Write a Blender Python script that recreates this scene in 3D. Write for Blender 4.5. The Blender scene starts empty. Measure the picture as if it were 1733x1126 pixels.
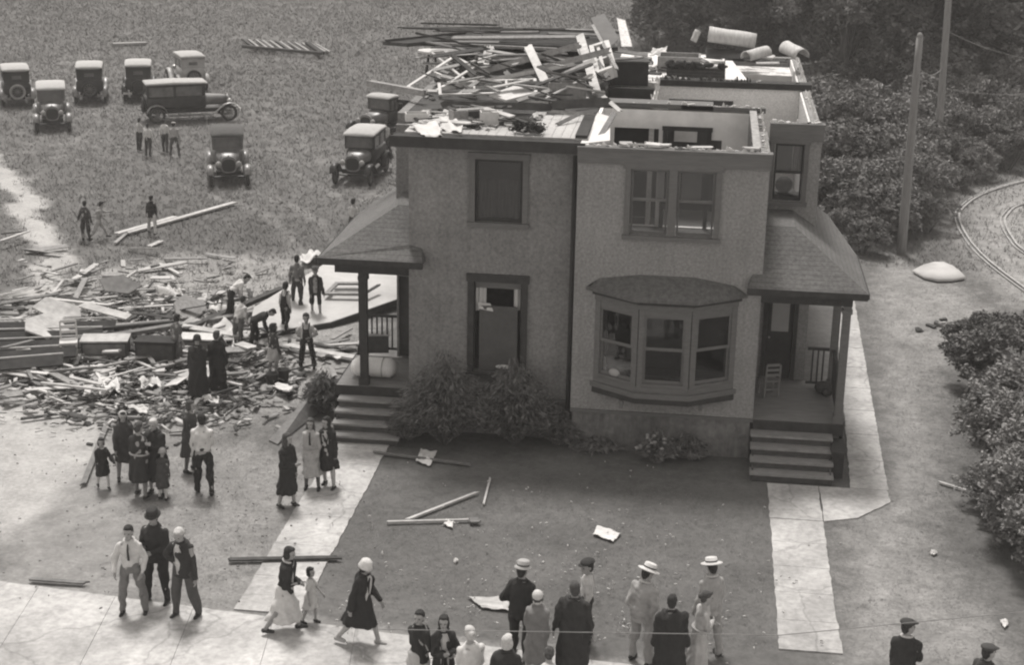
import bpy, math, random
import numpy as np
from mathutils import Vector, Matrix, noise as mnoise
R = math.radians
random.seed(11); RNG = np.random.default_rng(11)
scene = bpy.context.scene
C = scene.collection

# ------------------------------------------------------------ camera, sky, sun, exposure
F_PX, CAM_H, PCX, PCY = 2700.0, 13.5, 866.5, 563.0
def cam_axes():
    d = np.array([1220 - PCX, -310 - PCY, F_PX]); d /= np.linalg.norm(d)
    h = np.array([2220 - PCX, -310 + 18.6 - PCY, F_PX])
    n = np.cross(d, h); n /= np.linalg.norm(n)
    if n[1] < 0: n = -n
    up = -n; x = np.cross(d, up)
    if x[0] < 0: x = -x
    return np.array([x, d, up])
AX = cam_axes()
cam_data = bpy.data.cameras.new('camera'); cam = bpy.data.objects.new('camera', cam_data); C.objects.link(cam)
rot = Matrix([[AX[i][0], -AX[i][1], -AX[i][2]] for i in range(3)])
cam.matrix_world = Matrix.Translation((0, 0, CAM_H)) @ rot.to_4x4()
cam_data.sensor_width = 36; cam_data.lens = F_PX / 1733 * 36
cam_data.clip_start = 0.5; cam_data.clip_end = 2000
scene.camera = cam
TINT = (1.0, 0.953, 0.902)
world = bpy.data.worlds.new('World'); scene.world = world; world.use_nodes = True
wn = world.node_tree; wn.nodes.clear()
sky = wn.nodes.new('ShaderNodeTexSky'); sky.sky_type = 'NISHITA'; sky.sun_disc = False
sky.sun_elevation = R(66); sky.sun_rotation = R(-20)
bw = wn.nodes.new('ShaderNodeRGBToBW'); mul = wn.nodes.new('ShaderNodeMix'); mul.data_type = 'RGBA'; mul.blend_type = 'MULTIPLY'
mul.inputs[0].default_value = 1; mul.inputs[7].default_value = (*TINT, 1)
bgn = wn.nodes.new('ShaderNodeBackground'); bgn.inputs[1].default_value = 0.138; wo = wn.nodes.new('ShaderNodeOutputWorld')
wn.links.new(sky.outputs[0], bw.inputs[0]); wn.links.new(bw.outputs[0], mul.inputs[6])
wn.links.new(mul.outputs[2], bgn.inputs[0]); wn.links.new(bgn.outputs[0], wo.inputs[0])
sd = bpy.data.lights.new('sun', 'SUN'); sd.energy = 1.65; sd.angle = R(11); sd.color = (1.0, 0.965, 0.93)
sun = bpy.data.objects.new('sun', sd); C.objects.link(sun)
sdir = Vector((math.sin(R(-20)) * math.cos(R(66)), math.cos(R(-20)) * math.cos(R(66)), math.sin(R(66))))
sun.rotation_euler = sdir.to_track_quat('Z', 'Y').to_euler()
scene.view_settings.view_transform = 'Standard'; scene.view_settings.look = 'None'
scene.view_settings.exposure = 1.42; scene.view_settings.gamma = 1
scene.cycles.filter_width = 2.2
scene.cycles.max_bounces = 5

def ray(px, py):
    w = AX @ np.array([px - PCX, py - PCY, F_PX]); return w
def G(px, py, z=0.0):
    w = ray(px, py); t = (z - CAM_H) / w[2]; return Vector((w[0] * t, w[1] * t, z))
def at(px, py, Y):
    w = ray(px, py); t = Y / w[1]; return Vector((w[0] * t, Y, CAM_H + w[2] * t))

# ------------------------------------------------------------ materials
MATS = {}
def mat(name, v, rough=0.85, var=0.25, scale=3.0, bump=0.0, bscale=40.0, spec=0.3, metal=0.0, stretch=None, var2=0.0, scale2=0.6, streak=0.0):
    if name in MATS: return MATS[name]
    v = v if v < .2 else .2 + (v - .2) * .5
    v = max(v, .028)
    if v < .08: spec = min(spec, .12)
    m = bpy.data.materials.new(name); m.use_nodes = True; nt = m.node_tree; b = nt.nodes['Principled BSDF']
    b.inputs['Roughness'].default_value = rough; b.inputs['Specular IOR Level'].default_value = spec; b.inputs['Metallic'].default_value = metal
    tc = nt.nodes.new('ShaderNodeTexCoord'); src = tc.outputs['Object']
    mp = nt.nodes.new('ShaderNodeMapping'); nt.links.new(src, mp.inputs[0])
    if stretch: mp.inputs['Scale'].default_value = stretch
    n = nt.nodes.new('ShaderNodeTexNoise'); n.inputs['Scale'].default_value = scale; n.inputs['Detail'].default_value = 6; n.inputs['Roughness'].default_value = 0.65
    nt.links.new(mp.outputs[0], n.inputs[0])
    cr = nt.nodes.new('ShaderNodeValToRGB')
    lo = v * (1 - var * 1.6); hi = v * (1 + var * 1.6)
    cr.color_ramp.elements[0].position = 0.25; cr.color_ramp.elements[1].position = 0.75
    for e, k in zip(cr.color_ramp.elements, (lo, hi)): e.color = (max(k, .004), max(k, .004) * .985, max(k, .004) * .97, 1)
    nt.links.new(n.outputs[0], cr.inputs[0]); col = cr.outputs[0]
    if var2:
        n2 = nt.nodes.new('ShaderNodeTexNoise'); n2.inputs['Scale'].default_value = scale2; n2.inputs['Detail'].default_value = 4
        nt.links.new(src, n2.inputs[0])
        r2 = nt.nodes.new('ShaderNodeMapRange'); r2.inputs[1].default_value = .3; r2.inputs[2].default_value = .7
        r2.inputs[3].default_value = 1 - var2; r2.inputs[4].default_value = 1 + var2; nt.links.new(n2.outputs[0], r2.inputs[0])
        mx = nt.nodes.new('ShaderNodeVectorMath'); mx.operation = 'SCALE'; nt.links.new(col, mx.inputs[0]); nt.links.new(r2.outputs[0], mx.inputs['Scale']); col = mx.outputs[0]
    if streak:
        m3 = nt.nodes.new('ShaderNodeMapping'); m3.inputs['Scale'].default_value = (3.2, 3.2, .3); nt.links.new(src, m3.inputs[0])
        n3 = nt.nodes.new('ShaderNodeTexNoise'); n3.inputs['Scale'].default_value = 1.6; n3.inputs['Detail'].default_value = 7; n3.inputs['Roughness'].default_value = .7; nt.links.new(m3.outputs[0], n3.inputs[0])
        r3 = nt.nodes.new('ShaderNodeMapRange'); r3.inputs[1].default_value = .35; r3.inputs[2].default_value = .6; r3.inputs[3].default_value = 1 - streak; r3.inputs[4].default_value = 1 + streak * .3; nt.links.new(n3.outputs[0], r3.inputs[0])
        x3 = nt.nodes.new('ShaderNodeVectorMath'); x3.operation = 'SCALE'; nt.links.new(col, x3.inputs[0]); nt.links.new(r3.outputs[0], x3.inputs['Scale']); col = x3.outputs[0]
    nt.links.new(col, b.inputs['Base Color'])
    if bump:
        bn = nt.nodes.new('ShaderNodeTexNoise'); bn.inputs['Scale'].default_value = bscale; bn.inputs['Detail'].default_value = 4
        nt.links.new(mp.outputs[0], bn.inputs[0])
        bp = nt.nodes.new('ShaderNodeBump'); bp.inputs['Strength'].default_value = bump; bp.inputs['Distance'].default_value = 0.02
        nt.links.new(bn.outputs[0], bp.inputs['Height']); nt.links.new(bp.outputs[0], b.inputs['Normal'])
    MATS[name] = m; return m

# ------------------------------------------------------------ mesh builder
_sph = {}
def unit_sphere(nu=14, nv=9):
    if (nu, nv) in _sph: return _sph[(nu, nv)]
    vs = [(0, 0, 1)]; fs = []
    for j in range(1, nv):
        t = math.pi * j / nv
        for i in range(nu):
            a = 2 * math.pi * i / nu; vs.append((math.sin(t) * math.cos(a), math.sin(t) * math.sin(a), math.cos(t)))
    vs.append((0, 0, -1)); L = len(vs) - 1
    for i in range(nu): fs.append((0, 1 + i, 1 + (i + 1) % nu))
    for j in range(nv - 2):
        for i in range(nu):
            a = 1 + j * nu + i; b = 1 + j * nu + (i + 1) % nu; fs.append((a, a + nu, b + nu, b))
    for i in range(nu): a = 1 + (nv - 2) * nu + i; b = 1 + (nv - 2) * nu + (i + 1) % nu; fs.append((a, L, b))
    _sph[(nu, nv)] = (vs, fs); return vs, fs

def wl(o):
    v = Vector((0, 0, 0))
    while o is not None: v += o.location; o = o.parent
    return v

class MB:
    def __init__(s, tf=None): s.v = []; s.f = []; s.tf = tf
    def add(s, vs, fs):
        n = len(s.v)
        s.v += [s.tf(Vector(p)) for p in vs] if s.tf else [tuple(p) for p in vs]
        s.f += [tuple(i + n for i in f) for f in fs]; return s
    def box(s, x0, x1, y0, y1, z0, z1):
        vs = [(x, y, z) for z in (z0, z1) for y in (y0, y1) for x in (x0, x1)]
        return s.add(vs, [(0, 2, 3, 1), (4, 5, 7, 6), (0, 1, 5, 4), (2, 6, 7, 3), (0, 4, 6, 2), (1, 3, 7, 5)])
    def cbox(s, c, d, M=None):
        M = M or Matrix.Identity(3); c = Vector(c)
        vs = [c + M @ Vector((x * d[0] / 2, y * d[1] / 2, z * d[2] / 2)) for z in (-1, 1) for y in (-1, 1) for x in (-1, 1)]
        return s.add(vs, [(0, 2, 3, 1), (4, 5, 7, 6), (0, 1, 5, 4), (2, 6, 7, 3), (0, 4, 6, 2), (1, 3, 7, 5)])
    def bar(s, p0, p1, w, t, upv=(0, 0, 1), jag=0.0):
        p0 = Vector(p0); p1 = Vector(p1); d = p1 - p0; L = d.length; d.normalize()
        u = Vector(upv); sd_ = d.cross(u)
        if sd_.length < 1e-3: sd_ = d.cross(Vector((0, 1, 0)))
        sd_.normalize(); u = sd_.cross(d)
        if not jag:
            M = Matrix((d, sd_, u)).transposed(); return s.cbox((p0 + p1) / 2, (L, w, t), M)
        offs = [-.5, -.17, .17, .5]; vs = []
        for end, base in ((0, p0), (1, p1)):
            for o in offs:
                j = random.uniform(0, jag) * (1 if end == 0 else -1)
                for k in (-.5, .5): vs.append(base + d * j + sd_ * (o * w) + u * (k * t))
        fs = []
        for i in range(3):
            a = 2 * i; b = a + 2; c_ = 8 + a; e = c_ + 2
            fs += [(a + 1, b + 1, e + 1, c_ + 1), (a, c_, e, b), (a, b, b + 1, a + 1), (c_, c_ + 1, e + 1, e)]
        fs += [(0, 1, 9, 8), (6, 14, 15, 7)]
        return s.add(vs, fs)
    def ell(s, c, r, M=None, nu=14, nv=9):
        vs, fs = unit_sphere(nu, nv); c = Vector(c)
        if M is None: return s.add([(c[0] + x * r[0], c[1] + y * r[1], c[2] + z * r[2]) for x, y, z in vs], fs)
        return s.add([c + M @ Vector((x * r[0], y * r[1], z * r[2])) for x, y, z in vs], fs)
    def tube(s, pts, rad, n=10, caps=True, flat=1.0):
        pts = [Vector(p) for p in pts]
        if not hasattr(rad, '__len__'): rad = [rad] * len(pts)
        vs = []; fs = []; prev = None
        for i, p in enumerate(pts):
            d = (pts[min(i + 1, len(pts) - 1)] - pts[max(i - 1, 0)]).normalized()
            if prev is None:
                a = d.cross(Vector((0, 0, 1)));
                if a.length < .05: a = d.cross(Vector((0, 1, 0)))
            else: a = prev - d * prev.dot(d)
            a.normalize(); prev = a; b = d.cross(a)
            for k in range(n):
                t = 2 * math.pi * k / n; vs.append(p + (a * math.cos(t) + b * math.sin(t) * flat) * rad[i])
        for i in range(len(pts) - 1):
            for k in range(n):
                q = i * n + k; q2 = i * n + (k + 1) % n; fs.append((q, q2, q2 + n, q + n))
        if caps: fs.append(tuple(range(n - 1, -1, -1))); fs.append(tuple(range(len(vs) - n, len(vs))))
        return s.add(vs, fs)
    def cap(s, p0, p1, r0, r1, n=12):
        p0 = Vector(p0); p1 = Vector(p1); d = (p1 - p0).normalized(); pts = []; rr = []
        for a in (80, 50, 20): pts.append(p0 - d * r0 * math.sin(R(a))); rr.append(r0 * math.cos(R(a)))
        for a in (0, ): pts += [p0, p1]; rr += [r0, r1]
        for a in (20, 50, 80): pts.append(p1 + d * r1 * math.sin(R(a))); rr.append(r1 * math.cos(R(a)))
        return s.tube(pts, rr, n)
    def loft(s, rings, caps=True):
        n = len(rings[0]); vs = []; fs = []
        for r in rings: vs += list(r)
        for i in range(len(rings) - 1):
            for k in range(n):
                q = i * n + k; q2 = i * n + (k + 1) % n; fs.append((q, q2, q2 + n, q + n))
        if caps: fs.append(tuple(range(n - 1, -1, -1))); fs.append(tuple(range(len(vs) - n, len(vs))))
        return s.add(vs, fs)
    def lathe(s, c, prof, n=16, M=None, ax=(1, 1)):
        c = Vector(c); rings = []
        for r, z in prof:
            ring = [Vector((r * ax[0] * math.cos(2 * math.pi * k / n), r * ax[1] * math.sin(2 * math.pi * k / n), z)) for k in range(n)]
            rings.append([c + (M @ p if M else p) for p in ring])
        return s.loft(rings)
    def poly(s, pts, th, nrm=(0, 0, 1)):
        nrm = Vector(nrm).normalized(); n = len(pts); pts = [Vector(p) for p in pts]
        vs = pts + [p - nrm * th for p in pts]
        fs = [tuple(range(n)), tuple(range(2 * n - 1, n - 1, -1))] + [(i, i + n, (i + 1) % n + n, (i + 1) % n) for i in range(n)]
        return s.add(vs, fs)
    def mesh(s, name, m, smooth=False, off=Vector((0, 0, 0))):
        me = bpy.data.meshes.new(name); ox, oy, oz = off
        me.from_pydata([(p[0] - ox, p[1] - oy, p[2] - oz) for p in s.v], [], s.f)
        if m: me.materials.append(m)
        if smooth: me.polygons.foreach_set('use_smooth', [True] * len(me.polygons))
        me.update(); return me
    def build(s, name, m, parent=None, smooth=False, recalc=True):
        if parent is None:
            a = np.array([tuple(p) for p in s.v]); off = Vector(((a[:, 0].min() + a[:, 0].max()) / 2, (a[:, 1].min() + a[:, 1].max()) / 2, a[:, 2].min()))
        else: off = wl(parent) if not parent.get('_local') and not (parent.parent and parent.parent.get('_local')) else Vector((0, 0, 0))
        me = s.mesh(name, m, smooth, off)
        if recalc:
            import bmesh
            bm = bmesh.new(); bm.from_mesh(me); bmesh.ops.recalc_face_normals(bm, faces=bm.faces); bm.to_mesh(me); bm.free()
        o = bpy.data.objects.new(name, me); C.objects.link(o)
        if parent is None: o.location = off
        else: o.parent = parent
        return o

def tag(o, label=None, cat=None, group=None, kind=None):
    if label: o['label'] = label
    if cat: o['category'] = cat
    if group: o['group'] = group
    if kind: o['kind'] = kind
    return o
def empty(name, loc, label, cat, group=None, rz=0, local=False):
    o = bpy.data.objects.new(name, None); C.objects.link(o); o.location = loc; o.rotation_euler = (0, 0, rz); o.empty_display_size = .2
    if local: o['_local'] = 1
    return tag(o, label, cat, group)
def kids(o): return [c for c in bpy.data.objects if c.parent == o]
def copy_tree(o, parent=None):
    c = o.copy(); C.objects.link(c)
    if parent: c.parent = parent
    for ch in kids(o): copy_tree(ch, c)
    return c

def gridwall(mb, axis, a0, a1, z0, z1, t0, t1, holes):
    """wall slab in the plane of `axis` ('x' or 'y') from a0..a1, thickness t0..t1, rectangular holes (a0,a1,z0,z1)"""
    A = sorted(set([a0, a1] + [h[0] for h in holes] + [h[1] for h in holes])); Z = sorted(set([z0, z1] + [h[2] for h in holes] + [h[3] for h in holes]))
    solid = {}
    for i in range(len(A) - 1):
        for j in range(len(Z) - 1):
            ca, cz = (A[i] + A[i + 1]) / 2, (Z[j] + Z[j + 1]) / 2
            solid[i, j] = not any(h[0] < ca < h[1] and h[2] < cz < h[3] for h in holes)
    def P(a, t, z): return (a, t, z) if axis == 'x' else (t, a, z)
    for (i, j), ok in solid.items():
        if not ok: continue
        b0, b1, y0, y1 = A[i], A[i + 1], Z[j], Z[j + 1]
        mb.add([P(b0, t0, y0), P(b1, t0, y0), P(b1, t0, y1), P(b0, t0, y1)], [(0, 1, 2, 3)])
        mb.add([P(b0, t1, y0), P(b1, t1, y0), P(b1, t1, y1), P(b0, t1, y1)], [(3, 2, 1, 0)])
        for (di, dj, q) in ((-1, 0, ((b0, y0), (b0, y1))), (1, 0, ((b1, y0), (b1, y1))), (0, -1, ((b0, y0), (b1, y0))), (0, 1, ((b0, y1), (b1, y1)))):
            if not solid.get((i + di, j + dj), False):
                (p, r), (p2, r2) = q; mb.add([P(p, t0, r), P(p2, t0, r2), P(p2, t1, r2), P(p, t1, r)], [(0, 1, 2, 3)])

def sheet(c4, n=10, amp=.05, th=.012, seed=0, edge=0.0):
    """a crumpled thin sheet between four corners (c00,c10,c11,c01)"""
    mb = MB(); a, b, c, d = [Vector(p) for p in c4]; nr = (b - a).cross(d - a).normalized(); top = []
    for j in range(n + 1):
        for i in range(n + 1):
            u, v = i / n, j / n
            p = a * (1 - u) * (1 - v) + b * u * (1 - v) + c * u * v + d * (1 - u) * v
            q = Vector((u * 3 + seed * 7.1, v * 3, seed))
            p = p + nr * amp * mnoise.noise(q) * 2
            if edge and (i in (0, n) or j in (0, n)):
                p = p + (((a + b + c + d) / 4) - p) * edge * (mnoise.noise(q * 3) + .4)
            top.append(p)
    N = (n + 1) ** 2; fs = []
    for j in range(n):
        for i in range(n):
            q = j * (n + 1) + i; fs.append((q, q + 1, q + n + 2, q + n + 1)); fs.append((N + q, N + q + n + 1, N + q + n + 2, N + q + 1))
    bd = [i for i in range(n + 1)] + [j * (n + 1) + n for j in range(1, n + 1)] + [n * (n + 1) + i for i in range(n - 1, -1, -1)] + [j * (n + 1) for j in range(n - 1, 0, -1)]
    for k in range(len(bd)): p, q = bd[k], bd[(k + 1) % len(bd)]; fs.append((q, p, p + N, q + N))
    mb.add(top + [p - nr * th for p in top], fs); return mb

# ------------------------------------------------------------ ground
def poly_sd(X, Y, pts):
    """signed distance, negative inside"""
    pts = [(p[0], p[1]) for p in pts]; d = np.full(X.shape, 1e9); ins = np.zeros(X.shape, bool); n = len(pts)
    for i in range(n):
        x0, y0 = pts[i]; x1, y1 = pts[(i + 1) % n]; dx, dy = x1 - x0, y1 - y0
        t = np.clip(((X - x0) * dx + (Y - y0) * dy) / (dx * dx + dy * dy + 1e-9), 0, 1)
        d = np.minimum(d, np.hypot(X - x0 - t * dx, Y - y0 - t * dy))
        c = ((y0 > Y) != (y1 > Y)) & (X < (x1 - x0) * (Y - y0) / (y1 - y0 + 1e-12) + x0); ins ^= c
    return np.where(ins, -d, d)
def line_d(X, Y, pts):
    d = np.full(X.shape, 1e9)
    for (x0, y0), (x1, y1) in zip(pts[:-1], pts[1:]):
        dx, dy = x1 - x0, y1 - y0; t = np.clip(((X - x0) * dx + (Y - y0) * dy) / (dx * dx + dy * dy), 0, 1)
        d = np.minimum(d, np.hypot(X - x0 - t * dx, Y - y0 - t * dy))
    return d
def gpts(*px): return [tuple(G(*p))[:2] for p in px]
def sstep(a, b, x): t = np.clip((x - a) / (b - a), 0, 1); return t * t * (3 - 2 * t)
DEBRIS = gpts((0, 520), (140, 455), (330, 430), (520, 430), (655, 470), (600, 640), (470, 700), (330, 730), (150, 740), (0, 700))
PALE = gpts((0, 690), (130, 690), (160, 760), (60, 860), (0, 900))
PATH = gpts((-60, 250), (0, 285), (30, 320), (58, 375), (85, 425), (92, 470), (60, 510), (20, 560), (0, 600))
FRONT = gpts((0, 700), (200, 720), (420, 760), (560, 790), (400, 1030), (0, 985))
TRACK = gpts((1733, 300), (1640, 335), (1600, 400), (1660, 480), (1733, 540), (1800, 500), (1800, 300))
RYARD = gpts((1500, 430), (1600, 470), (1733, 560), (1600, 620), (1590, 760), (1560, 900), (1733, 1126), (1430, 1126), (1420, 900), (1510, 800), (1470, 500))
RUTS = [gpts((20, 185), (150, 265), (300, 300), (470, 350), (560, 430)), gpts((400, 190), (480, 230), (540, 300), (600, 330)), gpts((-40, 120), (150, 95), (330, 70), (600, 60), (900, 40)), gpts((240, 170), (160, 200), (80, 250), (20, 300))]
def bareness(X, Y):
    b = np.zeros(X.shape)
    b = np.maximum(b, .50 * (1 - sstep(-1.0, 1.6, poly_sd(X, Y, DEBRIS))))
    b = np.maximum(b, 1.3 * (1 - sstep(-1.0, 1.2, poly_sd(X, Y, PALE))))
    b = np.maximum(b, .88 * (1 - sstep(.05, .95, line_d(X + .2 * np.sin(Y * .9) + .2 * np.sin(Y * 2.3 + X) + .1 * np.sin(Y * 6.1 + 2 * X), Y, PATH))))
    b = np.maximum(b, .36 * (1 - sstep(-.5, 1.5, poly_sd(X, Y, FRONT))))
    for rt in RUTS:
        d = line_d(X + .1 * np.sin(Y * 1.3), Y, rt)
        b = np.maximum(b, .24 * (1 - sstep(.08, .5, np.abs(d - .68))))
    b = np.maximum(b, .5 * (1 - sstep(-2, 2, poly_sd(X, Y, TRACK))))
    b = np.maximum(b, .40 * (1 - sstep(-.8, 1.2, poly_sd(X, Y, RYARD))))
    b = np.maximum(b, .62 * (1 - sstep(-.4, .7, Y - (24.16 - .107 * (X + 5.1)))))
    return b
def lawnness(X, Y):
    return (1 - sstep(-.3, .6, np.maximum(np.maximum(-6.9 - X, X - 9), np.maximum(24 - Y, Y - 50))))
def axis_pts(a, b, step, lo, hi):
    c = list(np.arange(a, b, step)); s = step; x = a
    while x > lo: s *= 1.18; x -= s; c.insert(0, x)
    s = step; x = c[-1]
    while x < hi: s *= 1.18; x += s; c.append(x)
    return np.array(c)
gx = axis_pts(-26, 13, .22, -500, 500); gy = axis_pts(21, 58, .22, -60, 900)
XX, YY = np.meshgrid(gx, gy); nx, ny = len(gx), len(gy)
WV = [(RNG.uniform(-1, 1), RNG.uniform(-1, 1), RNG.uniform(0, 6), k, .03 * .7 ** i) for i, k in enumerate((.5, .9, 1.7, 2.6, 3.9))]
def ground_z(x, y):
    z = sum(am * np.sin(k * (a * x + b * y) + ph) for a, b, ph, k, am in WV)
    return (z - .083) * sstep(0.2, 3, np.maximum(np.maximum(-8.6 - x, x - 5), np.maximum(22 - y, y - 48))) * .25 - .012
ZZ = ground_z(XX, YY)
vs = np.stack([XX.ravel(), YY.ravel(), ZZ.ravel()], 1)
idx = np.arange(nx * ny).reshape(ny, nx)
fs = np.stack([idx[:-1, :-1].ravel(), idx[:-1, 1:].ravel(), idx[1:, 1:].ravel(), idx[1:, :-1].ravel()], 1)
def fast_mesh(name, v, f, m):
    me = bpy.data.meshes.new(name); k = f.shape[1]
    me.vertices.add(len(v)); me.vertices.foreach_set('co', v.astype(np.float32).ravel())
    me.loops.add(f.size); me.loops.foreach_set('vertex_index', f.astype(np.int32).ravel())
    me.polygons.add(len(f)); me.polygons.foreach_set('loop_start', np.arange(0, f.size, k, dtype=np.int32))
    me.polygons.foreach_set('loop_total', np.full(len(f), k, dtype=np.int32)); me.update(calc_edges=True)
    if m: me.materials.append(m)
    return me
gm = bpy.data.materials.new('ground_soil_and_turf'); gm.use_nodes = True; nt = gm.node_tree; bs = nt.nodes['Principled BSDF']; bs.inputs['Roughness'].default_value = .95; bs.inputs['Specular IOR Level'].default_value = .1
def N(t, **kw):
    n = nt.nodes.new(t)
    for k, v in kw.items(): setattr(n, k, v)
    return n
def noisen(scale, det=6, rough=.65, stretch=None):
    tc = N('ShaderNodeTexCoord'); n = N('ShaderNodeTexNoise'); n.inputs['Scale'].default_value = scale; n.inputs['Detail'].default_value = det; n.inputs['Roughness'].default_value = rough
    if stretch:
        mp = N('ShaderNodeMapping'); mp.inputs['Scale'].default_value = stretch; nt.links.new(tc.outputs['Object'], mp.inputs[0]); nt.links.new(mp.outputs[0], n.inputs[0])
    else: nt.links.new(tc.outputs['Object'], n.inputs[0])
    return n.outputs[0]
def ramp(sock, stops):
    r = N('ShaderNodeValToRGB'); nt.links.new(sock, r.inputs[0])
    while len(r.color_ramp.elements) < len(stops): r.color_ramp.elements.new(.5)
    for e, (p, v) in zip(r.color_ramp.elements, stops): e.position = p; e.color = (v, v * .985, v * .965, 1)
    return r.outputs[0]
def mix(f, a, b, bt='MIX'):
    m = N('ShaderNodeMix', data_type='RGBA', blend_type=bt)
    if isinstance(f, float): m.inputs[0].default_value = f
    else: nt.links.new(f, m.inputs[0])
    nt.links.new(a, m.inputs[6]); nt.links.new(b, m.inputs[7]); return m.outputs[2]
def math_(op, a, b=None):
    m = N('ShaderNodeMath', operation=op)
    for i, x in enumerate((a, b)):
        if x is None: continue
        if isinstance(x, (int, float)): m.inputs[i].default_value = x
        else: nt.links.new(x, m.inputs[i])
    return m.outputs[0]
at_b = N('ShaderNodeAttribute', attribute_name='bare'); at_l = N('ShaderNodeAttribute', attribute_name='lawn')
fieldc = mix(.5, ramp(noisen(.09, 6, .7), [(.32, .06), (.68, .165)]), ramp(noisen(1.6, 10, .85, (1, .6, 1)), [(.35, .05), (.65, .175)]))
lawnc = mix(.5, ramp(noisen(.45, 7, .7), [(.34, .055), (.66, .145)]), ramp(noisen(4, 10, .9), [(.34, .04), (.66, .165)]))
dirt = mix(.5, ramp(noisen(.9, 8, .75), [(.32, .17), (.68, .42)]), ramp(noisen(11, 9, .85), [(.32, .12), (.68, .48)]))
grassc = mix(at_l.outputs['Fac'], fieldc, lawnc)
nz = math_('ADD', math_('MULTIPLY', noisen(1.3, 8, .8), .9), math_('MULTIPLY', noisen(12, 4, .8), .35))
msk = math_('SUBTRACT', math_('ADD', at_b.outputs['Fac'], nz), 1.0)
mr = N('ShaderNodeMapRange'); mr.inputs[1].default_value = -.22; mr.inputs[2].default_value = .32; nt.links.new(msk, mr.inputs[0])
nt.links.new(mix(mr.outputs[0], grassc, dirt), bs.inputs['Base Color'])
bp = N('ShaderNodeBump'); bp.inputs['Strength'].default_value = .8; bp.inputs['Distance'].default_value = .03
nt.links.new(noisen(7, 8, .8), bp.inputs['Height']); nt.links.new(bp.outputs[0], bs.inputs['Normal'])
gme = fast_mesh('ground', vs, fs, gm)
for nm, fn in (('bare', bareness), ('lawn', lawnness)):
    a = gme.attributes.new(nm, 'FLOAT', 'POINT'); a.data.foreach_set('value', fn(XX, YY).ravel().astype(np.float32))
ground = bpy.data.objects.new('ground', gme); C.objects.link(ground); tag(ground, kind='structure')

# grass blades, one mesh
def grass(name, count, xr, yr, hmin, hmax, wd, v, label, power=1.0, keep=None, ln=2.2):
    y = yr[0] + (yr[1] - yr[0]) * RNG.random(count) ** power; x = RNG.uniform(0, 1, count)
    lo, hi = xr(y); x = lo + (hi - lo) * x
    k = RNG.random(count) > bareness(x, y) * 1.15
    if keep is not None: k &= keep(x, y)
    x, y = x[k], y[k]; n = len(x); nb = 3
    h = RNG.uniform(hmin, hmax, (n, nb)) * (1 + (y[:, None] - 25) * .006); a = RNG.uniform(0, 6.28, (n, nb)); ox = RNG.normal(0, .05, (n, nb)); oy = RNG.normal(0, .05, (n, nb))
    w = wd * (1 + (y[:, None] - 25) * .015); bx = x[:, None] + ox; by = y[:, None] + oy; lx = np.cos(a + 1.5) * h * ln; ly = np.sin(a + 1.5) * h * ln
    z0 = ground_z(bx, by) - .004; h = h + z0
    v3 = np.stack([np.stack([bx - np.cos(a) * w, by - np.sin(a) * w, z0], -1), np.stack([bx + np.cos(a) * w, by + np.sin(a) * w, z0], -1), np.stack([bx + lx, by + ly, h], -1)], 2).reshape(-1, 3)
    me = fast_mesh(name, v3, np.arange(len(v3)).reshape(-1, 3), mat('grass_blades_' + name, v, var=.22, scale=.8, rough=.95, spec=.05, var2=.2, scale2=.1))
    o = bpy.data.objects.new(name, me); C.objects.link(o); tag(o, label, 'grass', kind='stuff')
def xr_field(y): return -y * .48 - 5, y * .26 + 4
grass('field_grass', 190000, xr_field, (40, 132), .04, .15, .009, .15, 'rough uncut grass covering the open field behind the wreckage', 1.0, lambda x, y: ~((x > -8.6) & (y < 50)) & ~((x > -21) & (y < 43)), ln=1.0)
grass('yard_grass', 90000, lambda y: (-y * .36 - 1, y * .2 + 4), (24.6, 52), .010, .03, .008, .125, 'short worn grass of the yards round the house', 1.0,
      lambda x, y: ~((x > -8.3) & (x < 4.8) & (y > 31.5)) & ~((x > -7.85) & (x < -6.5)) & ~((x > 1.7) & (x < 2.9)))
# ------------------------------------------------------------ pavements
conc = mat('worn_concrete', .44, var=.2, scale=7, bump=.5, bscale=60, var2=.3, scale2=.7)
_nt = conc.node_tree; _b = _nt.nodes['Principled BSDF']; _src = _b.inputs['Base Color'].links[0].from_socket
_tc = _nt.nodes.new('ShaderNodeTexCoord'); _nz = _nt.nodes.new('ShaderNodeTexNoise'); _nz.inputs['Scale'].default_value = 1.5; _nz.inputs['Detail'].default_value = 6
_ad = _nt.nodes.new('ShaderNodeMix'); _ad.data_type = 'RGBA'; _ad.blend_type = 'ADD'; _ad.inputs[0].default_value = .55; _nt.links.new(_tc.outputs['Object'], _nz.inputs[0]); _nt.links.new(_tc.outputs['Object'], _ad.inputs[6]); _nt.links.new(_nz.outputs['Color'], _ad.inputs[7])
_vo = _nt.nodes.new('ShaderNodeTexVoronoi'); _vo.feature = 'DISTANCE_TO_EDGE'; _vo.inputs['Scale'].default_value = .4; _nt.links.new(_ad.outputs[2], _vo.inputs[0])
_mr = _nt.nodes.new('ShaderNodeMapRange'); _mr.inputs[2].default_value = .012; _mr.inputs[3].default_value = .72; _nt.links.new(_vo.outputs[0], _mr.inputs[0])
_sc = _nt.nodes.new('ShaderNodeVectorMath'); _sc.operation = 'SCALE'; _nt.links.new(_src, _sc.inputs[0]); _nt.links.new(_mr.outputs[0], _sc.inputs['Scale']); _nt.links.new(_sc.outputs[0], _b.inputs['Base Color'])
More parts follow.
